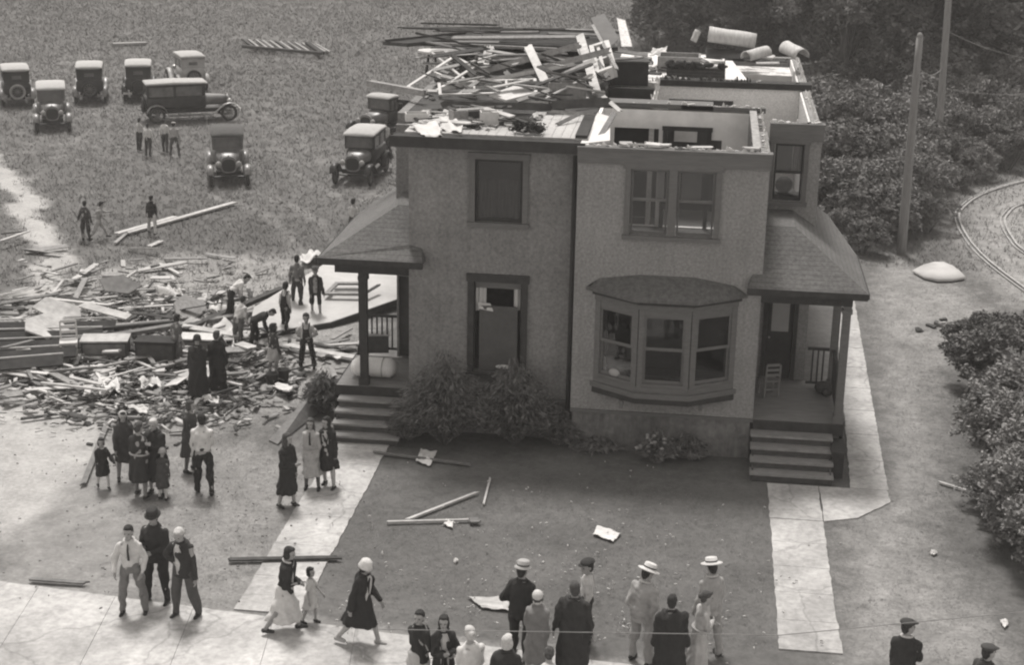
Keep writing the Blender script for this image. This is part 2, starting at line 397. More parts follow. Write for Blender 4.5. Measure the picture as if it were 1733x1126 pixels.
def slabs(name, quads, top=.016):
    mb = MB()
    for q in quads:
        r_ = []
        for i in range(len(q)):
            a, b = Vector(q[i]), Vector(q[(i + 1) % len(q)]); n = max(1, int((b - a).length / .13)); d = (b - a).normalized() if (b - a).length else a; nr = Vector((-d.y, d.x)); lng = abs(d.y) > .6 if name != 'front_pavement' else abs(d.x) > .6
            for k in range(n): r_.append(a + (b - a) * (k / n) + nr * (random.uniform(-.008, .018) if lng and k else 0))
        mb.poly([(p.x, p.y, top) for p in r_], .14)
    tag(mb.build(name, conc), kind='structure')
def strip(x0, x1, y0, y1, n, gap=.009, alongx=False, wob=.012):
    out = []
    for i in range(n):
        if alongx:
            a = x0 + (x1 - x0) * i / n; b = x0 + (x1 - x0) * (i + 1) / n - gap; c, d = y0, y1
        else: a, b = x0, x1; c = y0 + (y1 - y0) * i / n; d = y0 + (y1 - y0) * (i + 1) / n - gap
        j = lambda: random.uniform(-wob, wob)
        out.append([(a + j(), c), (b + j(), c), (b + j(), d), (a + j(), d)])
    return out
slabs('path_to_left_porch', strip(-7.78, -6.58, 24.55, 32.72, 6))
slabs('path_to_right_porch', strip(1.76, 2.83, 24.62, 30.0, 5) + [[(1.76, 30.02), (2.83, 30.02), (2.83, 31.8), (1.76, 31.8)], [(2.85, 30.02), (3.55, 30.3), (4.28, 31.2), (4.28, 31.8), (2.85, 31.8)]])
slabs('side_path', [[(3.5 + .07 * i, 31.82 + 1.6 * i), (4.3 + .045 * i, 31.82 + 1.6 * i), (4.34 + .045 * i, 33.4 + 1.6 * i), (3.57 + .07 * i, 33.4 + 1.6 * i)] for i in range(9)])
_e = lambda x: 24.16 - .107 * (x + 5.1)
slabs('front_pavement', [[(a + .5, 20.5), (a + 1.992, 20.5), (a + 1.492, _e(a + 1.492)), (a, _e(a))] for a in np.arange(-22, 3, 1.5)], top=.012)

# curved tram track
steel = mat('worn_rail_steel', .38, rough=.5, var=.2, scale=6, spec=.5)
tie = mat('buried_sleeper_timber', .10, var=.3, scale=5)
def catmull(pts, n=10):
    out = []; P = [pts[0]] + pts + [pts[-1]]
    for i in range(1, len(P) - 2):
        for k in range(n):
            t = k / n; a, b, c, d = P[i - 1], P[i], P[i + 1], P[i + 2]
            out.append(.5 * ((2 * b) + (c - a) * t + (2 * a - 5 * b + 4 * c - d) * t * t + (3 * b - a - 3 * c + d) * t ** 3))
    out.append(pts[-1]); return out
outer = catmull([G(*p) for p in ((1840, 290), (1733, 307), (1665, 328), (1630, 352), (1624, 372), (1640, 405), (1672, 440), (1733, 487), (1800, 530))])
inner = catmull([G(*p) for p in ((1840, 322), (1733, 345), (1706, 362), (1701, 378), (1714, 404), (1733, 424), (1800, 462))])
tr = empty('tram_track', outer[30].copy(), 'curved steel tram track sunk in the grass at the right edge', 'track')
for line in (outer, inner):
    mb = MB()
    for a, b in zip(line[:-1], line[1:]):
        mb.bar(a + Vector((0, 0, .015)), b + Vector((0, 0, .015)), .07, .04);
    r_ = mb.build('rail', steel, tr)
    mb = MB()
    for a, b in zip(line[:-1], line[1:]):
        d = (b - a).normalized(); sd_ = Vector((d.y, -d.x, 0)) * .14
        mb.bar(a + sd_ + Vector((0, 0, .0)), b + sd_ + Vector((0, 0, .0)), .05, .03)
    mb.build('check_rail', steel, tr)
# utility poles and wires
wood_grey = mat('weathered_pole_wood', .17, var=.2, scale=3, stretch=(8, 8, .6), bump=.3)
def pole(px, py, tx, ty, r0, r1, label, extra=None):
    b = G(px, py); t = at(tx, ty, b.y)
    t = Vector((b.x + (t.x - b.x) * .6, b.y, t.z))
    root = empty('utility_pole', b, label, 'utility pole')
    mb = MB(); n = 10
    mb.tube([b + (t - b) * (i / n) - Vector((0, 0, .2 if i == 0 else 0)) for i in range(n + 1)] , [r0 + (r1 - r0) * i / n for i in range(n + 1)], 14)
    mb.build('pole_shaft', wood_grey, root, True)
    c = MB(); c.lathe(t, [(r1 * 1.02, -.02), (r1 * .8, .08), (r1 * .3, .14)], 14); c.build('pole_top', wood_grey, root, True)
    return root, t
_, pt1 = pole(1525, 430, 1554, 62, .16, .105, 'bare wooden utility pole standing by the bushes right of the house')
p2, pt2 = pole(1583, 300, 1603, -60, .15, .12, 'taller wooden utility pole rising out of the bushes past the top of the photo')
wire = mat('wire_metal', .16, rough=.6)
def cable(a, b, sag, r, label, n=16):
    mb = MB(); mb.tube([a + (b - a) * (i / n) - Vector((0, 0, sag * 4 * (i / n) * (1 - i / n))) for i in range(n + 1)], r, 6)
    tag(mb.build('overhead_wire', wire), label, 'wire')
cable(at(1592, 46, pt2.y), at(1800, 105, 62), .3, .011, 'overhead wire running right from near the tall pole top')
cable(at(1552, 110, pt1.y), at(1592, 118, pt2.y), .25, .015, 'thin wire slung between the two wooden poles')
cable(at(1600, 150, pt2.y), at(1800, 152, 64), .2, .014, 'lowest thin wire running right from the tall pole')
cable(at(640, 1066, 20.0), at(1320, 1076, 20.0), .0, .006, 'thin pale wire stretched above the pavement crowd')
cable(at(1320, 1076, 20.0), at(1800, 1030, 21.5), .0, .006, 'thin pale wire over the bottom right lawn')

# ------------------------------------------------------------ trees and bushes
leaf_dark = mat('dark_foliage', .10, var=.5, scale=1.1, rough=.8, spec=.15, var2=.35, scale2=.25)
leaf_mid = mat('mid_foliage', .13, var=.45, scale=1.8, rough=.8, spec=.15, var2=.35, scale2=.4)
leaf_pale = mat('pale_foliage', .17, var=.4, scale=2.2, rough=.8, spec=.15, var2=.3, scale2=.5)
bark = mat('tree_bark', .07, var=.3, scale=5, stretch=(4, 4, 1), bump=.5)
def leaves(name, lobes, count, size, m, up=.3):
    """lobes: (cx,cy,cz,rx,ry,rz); leaf triangles cluster on the shells of clumps"""
    w = np.array([l[3] * l[4] + l[4] * l[5] for l in lobes]); w = w / w.sum(); cen = []; per = 26
    ncl = max(8, count // per); li = RNG.choice(len(lobes), ncl, p=w); L = np.array(lobes)[li]
    d = RNG.normal(size=(ncl, 3)); d /= np.linalg.norm(d, axis=1)[:, None]; d[:, 2] = np.where(d[:, 2] < -.35, -d[:, 2], d[:, 2])
    rad = RNG.uniform(.62, 1.08, ncl)[:, None]; cc = L[:, :3] + d * L[:, 3:] * rad
    cr = (size * RNG.uniform(1.4, 3.4, ncl))[:, None, None]
    e = RNG.normal(size=(ncl, per, 3)); e /= np.linalg.norm(e, axis=2)[..., None]; e *= RNG.random((ncl, per, 1)) ** .4
    p = (cc[:, None, :] + e * cr * np.array([1, 1, .7])).reshape(-1, 3); p[:, 2] = np.maximum(p[:, 2], .02)
    n = len(p); a = RNG.normal(size=(n, 3)); a[:, 2] *= .5; a /= np.linalg.norm(a, axis=1)[:, None]
    b = np.cross(a, RNG.normal(size=(n, 3))); b /= np.linalg.norm(b, axis=1)[:, None]
    sz = size * RNG.uniform(.5, 1.2, (n, 1))
    v = np.stack([p - a * sz, p + b * sz * .42, p + a * sz, p - b * sz * .42], 1).reshape(-1, 3)
    return fast_mesh(name, v, np.arange(4 * n).reshape(-1, 4), m)
def tree_parts(name, label, cat, group, loc, H, Rr, cnt, m, size, seed, low=.12, trunk=True):
    rs = random.Random(seed); root = empty(name, loc, label, cat, group); lobes = []
    for k in range(12 if trunk else 7):
        a = rs.uniform(0, 6.28); q = rs.uniform(0, .75) * Rr; zz = H * (rs.uniform(low - .02, .85) if trunk else rs.uniform(.24, .85))
        r = Rr * rs.uniform(.32, .55); lobes.append((math.cos(a) * q, math.sin(a) * q, zz, r, r, r * rs.uniform(.6, .9) * (H / Rr / 2.2 if trunk else H / Rr / 1.3)))
    me = leaves('foliage', lobes, cnt, size, m); o = bpy.data.objects.new('crown' if trunk else 'foliage', me); C.objects.link(o); o.parent = root
    mb = MB()
    if trunk:
        mb.tube([(0, 0, -.2), (.05, 0, H * .2), (-.08, .05, H * .45), (0, 0, H * .75)], [H * .028, H * .022, H * .016, H * .006], 10)
        for l in lobes[:7]: mb.tube([(0, 0, H * .3), (l[0] * .5, l[1] * .5, (H * .3 + l[2]) / 2 + .2), (l[0], l[1], l[2])], [H * .011, H * .007, H * .003], 6)
    else:
        for l in lobes: mb.tube([(l[0] * .3, l[1] * .3, -.05), (l[0] * .7, l[1] * .7, l[2] * .5), (l[0], l[1], l[2])], [.035, .025, .01], 6)
    t = mb.build('trunk' if trunk else 'stem', bark, root, True); t.location = (0, 0, 0)
    # the stem mesh was built in local numbers already
    off = wl(root); t.data.transform(Matrix.Translation(off)); return root
def place(proto, loc, rz, s, label=None):
    c = copy_tree(proto); c.location = loc; c.rotation_euler = (0, 0, rz); c.scale = s if hasattr(s, '__len__') else (s, s, s)
    if label: c['label'] = label
    return c
TG = 'tall dark trees behind the house'; TL = 'tall dark leafy tree in the dense wood behind the house'
protoT = [tree_parts('leafy_tree', TL, 'tree', TG, (6, 84, 0), 11, 4.4, 34000, leaf_dark, .165, 1),
          tree_parts('leafy_tree', TL, 'tree', TG, (13, 80, 0), 12, 4.8, 34000, leaf_dark, .17, 2),
          tree_parts('leafy_tree', TL, 'tree', TG, (0.5, 94, 0), 10, 4.5, 34000, leaf_dark, .165, 3)]
for i, (x, y, s) in enumerate([(-2.5, 103, .8), (3.5, 98, 1.05), (7.5, 95, 1.1), (11, 90, 1.1), (16, 88, 1.1), (19, 80, 1.1), (9.5, 77, .95), (23, 92, 1.2), (4, 110, 1.1), (11, 106, 1.2), (18, 104, 1.3), (25, 108, 1.4), (6.2, 74, .75), (3, 86, .85), (0.3, 86, .8), (-3.2, 97, .7), (9, 86, 1), (1.5, 104, 1), (14, 95, 1.1)]):
    place(protoT[i % 3], (x, y, -.6 * s), i * 1.7, s)
BG = 'bushes along the right side of the house'; BL = 'dense leafy bush in the thicket right behind the house'
protoB = [tree_parts('bush', BL, 'bush', BG, G(1440, 385), 2.5, 2.1, 16000, leaf_mid, .085, 21, trunk=False),
          tree_parts('bush', BL, 'bush', BG, G(1500, 345), 2.7, 2.2, 16000, leaf_pale, .085, 22, trunk=False),
          tree_parts('bush', BL, 'bush', BG, G(1420, 330), 2.6, 2.2, 16000, leaf_mid, .09, 23, trunk=False)]
for i, (px, py, s) in enumerate([(1490, 398, .82), (1530, 375, .85), (1465, 330, 1.1), (1530, 310, 1.1), (1410, 290, 1.15), (1480, 280, 1.2), (1550, 262, 1.2), (1610, 275, .85), (1640, 268, .9), (1680, 262, .9), (1725, 255, .9), (1610, 240, 1.2), (1670, 232, 1.3), (1730, 226, 1.3), (1430, 250, 1.2), (1510, 240, 1.3)]):
    place(protoB[i % 3], G(px, py), i * 2.1, s)
RG = 'bushes at the right edge of the yard'
rb = tree_parts('bush', 'large pale leafy bush at the right edge beside the worn yard', 'bush', RG, G(1728, 925), 1.9, 1.5, 19000, leaf_pale, .06, 31, trunk=False)
place(rb, G(1722, 815), 1.1, 1.05, 'middle large pale bush at the right edge of the yard'); place(rb, G(1735, 720), 2.6, (1.05, 1.05, .9), 'rounded pale bush behind the two large right edge bushes')
rd = tree_parts('bush', 'darkest bush at the far end of the right edge bush row', 'bush', RG, G(1690, 655), 1.5, 1.3, 12000, leaf_mid, .065, 33, trunk=False)
place(rd, G(1730, 625), 2, .95, 'dark bush cut by the right edge of the photo, farthest of its row'); place(rd, G(1672, 745), 2, (.7, .7, .65), 'small dark low bush between the larger right edge bushes')

place(rb, G(1790, 860), 2.1, 1.1, 'big pale bush cut by the right edge beside the nearest large one'); place(rb, G(1775, 985), .4, .9, 'nearest pale bush cut by the right edge of the photo'); place(rb, G(1780, 700), 4, 1.1, 'pale bush cut by the right edge above the middle of its row'); place(rd, G(1655, 600), 3, .75, 'low bush at the far left tip of the right edge row')
for i, (px, py, s) in enumerate([(1612, 318, .42), (1560, 395, .5), (1455, 425, .5), (1400, 360, 1), (1640, 300, .55), (1700, 285, .6), (1390, 230, 1.2), (1580, 215, 1.3), (1640, 205, 1.3), (1700, 200, 1.3), (1450, 210, 1.3), (1520, 200, 1.3)]):
    place(protoB[i % 3], G(px, py), i * 1.3 + .5, s)

place(rd, G(1700, 868), 5, (.75, .75, .6), 'low bush filling the gap between the two nearest big right edge bushes'); place(rd, G(1690, 715), 1, (.8, .8, .8), 'leafy bush filling the gap above the middle right edge bush')

# ------------------------------------------------------------ the duplex house
stucco = mat('grey_stucco', .21, streak=.10, var=.24, scale=17, bump=1.0, bscale=55, var2=.12, scale2=.7, rough=.95)
stucco2 = mat('darker_grey_stucco', .17, streak=.12, var=.24, scale=17, bump=1.0, bscale=55, var2=.14, scale2=.7, rough=.95)
found = mat('foundation_stone', .12, streak=.3, var=.25, scale=6, bump=.6, bscale=30, var2=.2)
trim = mat('grey_painted_trim', .10, var=.12, scale=6, stretch=(1, 1, 4), bump=.15)
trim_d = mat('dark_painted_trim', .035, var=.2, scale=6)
friezem = mat('frieze_board_paint', .10, var=.15, scale=4, stretch=(.6, 1, 6))
shingle = mat('asphalt_shingle', .09, var=.3, scale=14, bump=.7, bscale=120, var2=.2)
_nt = shingle.node_tree; _b = _nt.nodes['Principled BSDF']; _s0 = _b.inputs['Base Color'].links[0].from_socket; _tc = _nt.nodes.new('ShaderNodeTexCoord')
_wv = _nt.nodes.new('ShaderNodeTexWave'); _wv.bands_direction = 'Z'; _wv.wave_profile = 'SAW'; _wv.inputs['Scale'].default_value = 4.2; _wv.inputs['Distortion'].default_value = .6; _wv.inputs['Detail'].default_value = 3; _nt.links.new(_tc.outputs['Object'], _wv.inputs[0])
_mr = _nt.nodes.new('ShaderNodeMapRange'); _mr.inputs[2].default_value = .25; _mr.inputs[3].default_value = .6; _nt.links.new(_wv.outputs['Fac'], _mr.inputs[0])
_sc = _nt.nodes.new('ShaderNodeVectorMath'); _sc.operation = 'SCALE'; _nt.links.new(_s0, _sc.inputs[0]); _nt.links.new(_mr.outputs[0], _sc.inputs['Scale']); _nt.links.new(_sc.outputs[0], _b.inputs['Base Color'])
plaster = mat('plaster_wall', 1.15, var=.08, scale=3, var2=.14, scale2=1.2)
wallpaper = mat('patterned_wallpaper', 1.25, var=.16, scale=26, var2=.1, scale2=1.0)
whitep = mat('white_plaster', .8, var=.08, scale=4, var2=.1)
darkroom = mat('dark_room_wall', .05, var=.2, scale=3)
floorm = mat('floor_boards', .09, var=.2, scale=4, stretch=(.7, 9, 1))
deckm = mat('porch_deck_boards', .17, var=.25, scale=3, stretch=(.8, 12, 1), bump=.3)
steptread = mat('worn_step_wood', .19, var=.25, scale=5, stretch=(.7, 6, 1), bump=.3)
stepriser = mat('painted_step_riser', .06, var=.2, scale=5)
newwood = mat('pale_new_wood', .42, var=.16, scale=4, stretch=(3, 3, 3), var2=.12)
lath = mat('plaster_and_lath', .8, var=.35, scale=14, stretch=(1, 1, 4))
curtain = mat('white_curtain_cloth', .62, var=.08, scale=4, stretch=(12, 1, 1))
shade_m = mat('window_shade_cloth', .30, var=.06, scale=3)
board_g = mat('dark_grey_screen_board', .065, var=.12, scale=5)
glass = bpy.data.materials.new('window_glass'); glass.use_nodes = True
_n = glass.node_tree; _n.nodes.clear(); _o = _n.nodes.new('ShaderNodeOutputMaterial'); _m = _n.nodes.new('ShaderNodeMixShader'); _t = _n.nodes.new('ShaderNodeBsdfTransparent'); _g = _n.nodes.new('ShaderNodeBsdfGlossy'); _f = _n.nodes.new('ShaderNodeFresnel')
_f.inputs[0].default_value = 1.5; _g.inputs['Roughness'].default_value = .03; _t.inputs[0].default_value = (.72, .72, .72, 1)
_n.links.new(_f.outputs[0], _m.inputs[0]); _n.links.new(_t.outputs[0], _m.inputs[1]); _n.links.new(_g.outputs[0], _m.inputs[2]); _n.links.new(_m.outputs[0], _o.inputs[0])

YR, YL, YW, YB = 33.14, 33.64, 35.9, 47.5
XL, XM, XR, XW, XWL = -6.33, -2.6, 1.42, 2.65, -7.05
ZF, ZT = .92, 6.80
house = empty('house', (-2, YR, 0), 'two storey stucco double house with its roof torn off and rooms open', 'house')
def part(mb, name, m, parent=house, smooth=False, label=None):
    o = mb.build(name, m, parent, smooth)
    if label: o['label'] = label
    return o
# foundation
mb = MB()
mb.box(XM + .04, XR - .05, YR + .05, YW + .3, -.2, ZF); mb.box(XWL + .05, XW - .05, YW + .36, YB - .05, -.2, ZF); mb.box(XL + .05, XM + .035, YL + .05, YW + .3, -.2, ZF)
part(mb, 'foundation', found)
mb = MB(); mb.box(XM - .01, XR + .02, YR - .035, YR + .03, ZF - .05, ZF + .02); mb.box(XL - .02, XM - .015, YL - .035, YL + .03, ZF - .05, ZF + .02)
part(mb, 'water_table', trim)
T = .2
W2R = (-1.46, .32, 4.98, 6.42); BAYW = (-1.85, .72, 1.75, 3.55)
mb = MB(); gridwall(mb, 'x', XM, XR, ZF + .025, 6.50, YR, YR + T, [W2R, BAYW])
gridwall(mb, 'y', YR + T, YW, ZF + .025, ZT, XR - T, XR, [])
gridwall(mb, 'y', YR + T, YL, ZF + .025, ZT, XM, XM + .12, [])
part(mb, 'wall', stucco, label='lighter grey stucco wall of the projecting right half')
W2L = (-4.86, -3.82, 4.98, 6.38); W1L = (-4.86, -3.80, 1.5, 3.62)
mb = MB(); gridwall(mb, 'x', XL, XM - .003, ZF + .025, 6.62, YL, YL + T, [W2L, W1L])
gridwall(mb, 'y', YL + T, YW, ZF + .025, 6.62, XL, XL + T, [])
part(mb, 'wall', stucco2, label='darker stucco wall of the left half')
WW = (1.62, 2.28, 5.22, 6.55)
DOORR = (1.72, 2.32, ZF + .03, 2.98)
mb = MB(); gridwall(mb, 'x', XR + .003, XW, ZF + .025, 6.62, YW, YW + T, [WW, DOORR])
gridwall(mb, 'y', YW + T, YB - T, ZF + .025, 6.86, XW - T, XW, [(38.6, 39.6, 2, 3.4)])
mb.box(XW - T - .001, XW - .001, YW + .002, YW + T, 6.63, 6.86)
gridwall(mb, 'x', XWL, XW, ZF + .025, 6.86, YB - T, YB, [])
part(mb, 'wall', stucco, label='stucco wall of the recessed right rear wing')
mb = MB(); gridwall(mb, 'x', XWL, XL - .003, ZF + .025, 6.62, YW, YW + T, [(-7.0, -6.4, ZF + .03, 2.98)]); gridwall(mb, 'y', YW + T, YB - T, ZF + .025, 6.86, XWL, XWL + T, [])
part(mb, 'wall', stucco2, label='dark stucco wall of the left rear wing')
# frieze boards, sills, ragged top plates
mb = MB(); mb.box(XM - .01, XR + .03, YR - .05, YR + .18, 6.503, 6.80); mb.box(XM - .02, XR + .05, YR - .075, YR + .2, 6.803, 6.85)
part(mb, 'frieze_board', friezem)
mb = MB(); mb.box(XR + .06, XW + .03, YW - .05, YW + .18, 6.623, 6.97); mb.box(XR + .06, XW + .05, YW - .07, YW + .2, 6.973, 7.01)
part(mb, 'frieze_board', friezem)
# storey floors and inner walls
mb = MB(); mb.box(XM + .13, XR - T - .01, YR + T + .01, YW + .3, .93, .98); mb.box(XWL + T + .01, XW - T - .01, YW + .32, YB - T - .01, .93, .98); mb.box(XL + T + .01, XM, YL + T + .01, YW + .3, .93, .98); part(mb, 'ground_floor', floorm)
mb = MB(); mb.box(XM + .13, XR - T - .01, YR + T + .01, YW + .3, 3.72, 3.95); mb.box(XWL + T + .01, XW - T - .01, YW + .32, YB - T - .01, 3.72, 3.95); mb.box(XL + T + .01, XM, YL + T + .01, YW + .3, 3.72, 3.95); part(mb, 'upper_floor', floorm)
Y1, Y2 = 38.0, 41.5
mb = MB()   # back wall of front room with two doorways and a notch
gridwall(mb, 'x', XM + .13, XR, 3.96, 6.82, Y1, Y1 + .14, [(-2.13, -1.06, 3.97, 6.37), (-.9, .12, 3.97, 6.34), (.125, .45, 3.97, 6.15)])
part(mb, 'front_room_wall', plaster)
mb = MB(); mb.box(XM + .13, .2, 38.0, 38.6, 6.86, 6.97); mb.box(-.55, XR + .02, 38.0, 38.16, 6.84, 6.95)
part(mb, 'wall_plate', trim, label='broken grey top plate over the front room wall')
mb = MB(); mb.box(-.96, -.86, Y1 - .03, Y1 - .005, 3.97, 6.42); mb.box(.1, .2, Y1 - .03, Y1 - .005, 3.97, 6.42); mb.box(-.98, .22, Y1 - .04, Y1 - .008, 6.345, 6.45)
part(mb, 'door_casing', trim_d)
mb = MB(); mb.box(-2.14, -1.05, Y1 + .9, Y1 + .95, 3.97, 6.6); mb.box(-.9, .7, 39.8, 39.86, 3.97, 6.8); part(mb, 'closet_wall', darkroom)
mb = MB(); mb.box(-.72, -.15, 39.7, 39.75, 5.75, 6.3); part(mb, 'inner_window', whitep)
mb = MB(); gridwall(mb, 'y', YR + T + .01, Y1 - .01, 3.96, 6.84, XR - .3, XR - T - .01, [])
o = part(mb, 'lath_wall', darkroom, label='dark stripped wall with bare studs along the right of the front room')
mb = MB()
for k in range(9):
    y = YR + .35 + k * .52; mb.box(XR - .37, XR - .305, y, y + .07, 3.96, 6.84)
mb.box(XR - .36, XR - .2, YR + .3, Y1, 6.845, 6.9)
part(mb, 'wall_stud', mat('old_stud_wood', .26, var=.3, scale=8))
mb = MB(); gridwall(mb, 'y', YR + T + .01, Y1 - .01, 3.96, 6.84, XM + .125, XM + .2, []); part(mb, 'front_room_wall', plaster, label='pale left side wall of the open front room')
# second open room: papered back wall
mb = MB(); gridwall(mb, 'x', -1.2, XW - T - .01, 3.96, 6.86, Y2, Y2 + .14, []); part(mb, 'papered_wall', wallpaper)
mb = MB(); gridwall(mb, 'y', Y1 + .15, Y2 - .01, 3.96, 6.80, -1.3, -1.2, []); part(mb, 'plaster_partition', lath)
mb = MB(); gridwall(mb, 'y', YW + T + .01, Y2 - .01, 3.96, 6.84, XW - T - .06, XW - T - .01, []); part(mb, 'plaster_partition', lath)
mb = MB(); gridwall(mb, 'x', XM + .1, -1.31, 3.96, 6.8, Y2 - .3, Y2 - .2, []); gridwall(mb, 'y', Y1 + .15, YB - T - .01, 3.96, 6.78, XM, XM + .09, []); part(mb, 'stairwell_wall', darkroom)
mb = MB(); mb.box(-1.2, XW + .04, Y2 - .1, Y2 + .35, 6.865, 7.02); part(mb, 'ceiling_beam', trim_d)
mb = MB(); mb.box(-2.2, .5, Y2 + .36, Y2 + .42, 6.2, 7.4)
# rear rooms: white walls seen past the beam
mb = MB(); gridwall(mb, 'x', .62, XW - T - .01, 3.96, 6.6, 45.6, 45.72, []); part(mb, 'rear_room_wall', whitep)
mb = MB(); gridwall(mb, 'y', Y2 + .36, 45.59, 3.96, 6.85, .5, .61, []); part(mb, 'rear_room_wall', whitep, label='bright white side wall of the rear right room')
mb = MB(); gridwall(mb, 'y', Y2 + .36, YB - .25, 3.96, 6.83, XW - T - .06, XW - T - .01, []); part(mb, 'rear_room_wall', lath, label='broken lath wall at the right of the rear room')
mb = MB(); mb.box(XM + .1, .49, Y2 + .37, YB - T - .01, 6.72, 6.86); part(mb, 'rear_ceiling', lath)
mb = MB(); mb.box(.62, XW - T - .07, 45.73, YB - T - .01, 6.3, 6.6); part(mb, 'rear_ceiling', lath)
# deck above the left half (attic floor left behind by the roof)
mb = MB(); 
xs = np.arange(XL - .1, XM + .1, .2)
for x in xs: mb.box(x, x + .192, YL + .05, 36.5 + random.uniform(-.2, .3), 6.86, 6.90)
part(mb, 'attic_deck', newwood)
mb = MB(); mb.box(XWL, XM + .1, 36.2, YB, 6.62, 6.85); part(mb, 'attic_floor', mat('attic_boards', .05, var=.4, scale=3, stretch=(1, 6, 1)))  # floor colour darkened to paint the deep shade beneath the heap
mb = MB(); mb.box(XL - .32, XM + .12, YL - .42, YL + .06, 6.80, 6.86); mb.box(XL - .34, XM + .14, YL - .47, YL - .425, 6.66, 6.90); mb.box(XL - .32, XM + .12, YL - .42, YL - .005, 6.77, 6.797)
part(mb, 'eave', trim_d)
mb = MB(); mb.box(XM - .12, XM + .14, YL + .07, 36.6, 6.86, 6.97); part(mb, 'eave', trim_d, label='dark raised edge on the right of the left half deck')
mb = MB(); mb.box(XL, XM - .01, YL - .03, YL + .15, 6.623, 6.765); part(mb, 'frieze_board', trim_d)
for k in range(8):
    mb = MB(); x = -6.0 + k * .47; mb.box(x - .035, x + .035, YL - .40, YL - .03, 6.67, 6.768); part(mb, 'rafter_end', newwood)
def ragged(x0, x1, y, z, hmax, m, seed, axis='x', lab=None):
    rs = random.Random(seed); mb = MB(); x = x0
    while x < x1:
        w_ = rs.uniform(.04, .16); h_ = hmax * rs.random() ** 1.6 + .01; t_ = rs.uniform(.015, .05); lean_ = rs.uniform(-.03, .03)
        pts = [(x, z), (x + w_, z), (x + w_ * rs.uniform(.5, 1), z + h_ * rs.uniform(.4, 1)), (x + w_ * rs.uniform(0, .5), z + h_)]
        P3 = [((a, y + lean_ * (b - z) * 9, b) if axis == 'x' else (y + lean_ * (b - z) * 9, a, b)) for a, b in pts]
        mb.poly(P3, t_, (0, -1, 0) if axis == 'x' else (-1, 0, 0)); x += w_ * rs.uniform(.9, 1.5)
    return part(mb, 'broken_plaster', m, label=lab)
ragged(-2.3, XR - .1, YR + .1, 6.852, .10, whitep, 3); ragged(-1.2, XR, Y1 + .05, 6.952, .10, whitep, 4); ragged(XR + .1, XW - .05, YW + .1, 7.012, .07, whitep, 5)
ragged(-1.1, 1.1, Y2 + .0, 7.022, .14, darkroom, 6, lab='dark ragged remains along the ceiling beam'); ragged(YR + .3, Y1, XR - .1, 6.845, .12, whitep, 7, 'y'); ragged(YW + .2, Y2, XW - .12, 6.862, .16, whitep, 8, 'y'); ragged(Y2 + .4, YB - .3, XW - .12, 6.862, .2, lath, 9, 'y'); ragged(Y1 + .2, Y2 - .1, -1.25, 6.80, .3, whitep, 10, 'y'); ragged(XM + .2, .4, Y2 + .6, 6.862, .18, lath, 11)
# torn edge of stucco between the halves and downspout
mb = MB(); mb.tube([(XM - .09, YL - .09, .1), (XM - .09, YL - .09, 6.55)], .05, 10); part(mb, 'downspout', trim_d, smooth=True)
mb = MB(); mb.poly([(XM + .02, YL - .3, 6.86), (XM + .62, YL + .2, 6.86), (XM + .45, 36.5, 6.9), (XM + .16, 36.5, 6.98)], .06); part(mb, 'torn_soffit', whitep)

def sash(parent, x0, x1, z0, z1, Y, m, w=.045, d=.04, gl=True, rail=None):
    mb = MB(); mb.box(x0, x0 + w, Y, Y + d, z0, z1); mb.box(x1 - w, x1, Y, Y + d, z0, z1)
    mb.box(x0 + w + .001, x1 - w - .001, Y + .001, Y + d, z0, z0 + w * 1.4); mb.box(x0 + w + .001, x1 - w - .001, Y + .001, Y + d, z1 - w, z1)
    s_ = mb.build('sash', m, parent)
    if gl:
        mb = MB(); mb.box(x0 + w, x1 - w, Y + d * .4, Y + d * .5, z0 + w * 1.4, z1 - w); mb.build('pane', glass, s_)
    return s_
def casing(parent, x0, x1, z0, z1, Y, m, w=.12, head=.14, sill=.09, mull=()):
    mb = MB(); mb.box(x0 - w, x0, Y - .045, Y + .1, z0, z1); mb.box(x1, x1 + w, Y - .045, Y + .1, z0, z1)
    mb.box(x0 - w - .03, x1 + w + .03, Y - .06, Y + .1, z1 + .002, z1 + head); mb.box(x0 - w - .03, x1 + w + .03, Y - .1, Y + .1, z0 - sill, z0 - .002)
    for a, b in mull: mb.box(a, b, Y - .04, Y + .11, z0, z1)
    return mb.build('window', m, parent)
# upper right pair
w = casing(house, *W2R, YR, trim, mull=((-.66, -.48),))
for a, b in ((-1.45, -.67), (-.47, .31)):
    sash(w, a, b, 5.72, 6.41, YR + .03, trim); sash(w, a, b, 4.99, 5.76, YR + .08, trim)
mb = MB(); mb.box(-.4, .02, YR + .16, YR + .17, 5.75, 6.38); mb.build('shade', shade_m, w)
mb = MB(); mb.box(-.92, -.76, YR + .2, YR + .22, 5.75, 6.4); mb.build('curtain', curtain, w)
# upper left single, screened
w = casing(house, *W2L, YL, trim, w=.13)
sash(w, -4.85, -3.83, 5.0, 6.36, YL + .04, trim_d, w=.05)
mb = MB(); mb.add([(x, YL + .2 + .03 * math.sin(x * 40), z) for z in (5.02, 5.9) for x in np.linspace(-4.84, -3.84, 40)], [(i, i + 1, i + 41, i + 40) for i in range(39)])
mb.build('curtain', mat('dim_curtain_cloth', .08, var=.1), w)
mb = MB(); mb.box(-4.84, -3.84, YL + .32, YL + .34, 4.98, 6.4); mb.build('dark_blind', darkroom, w)
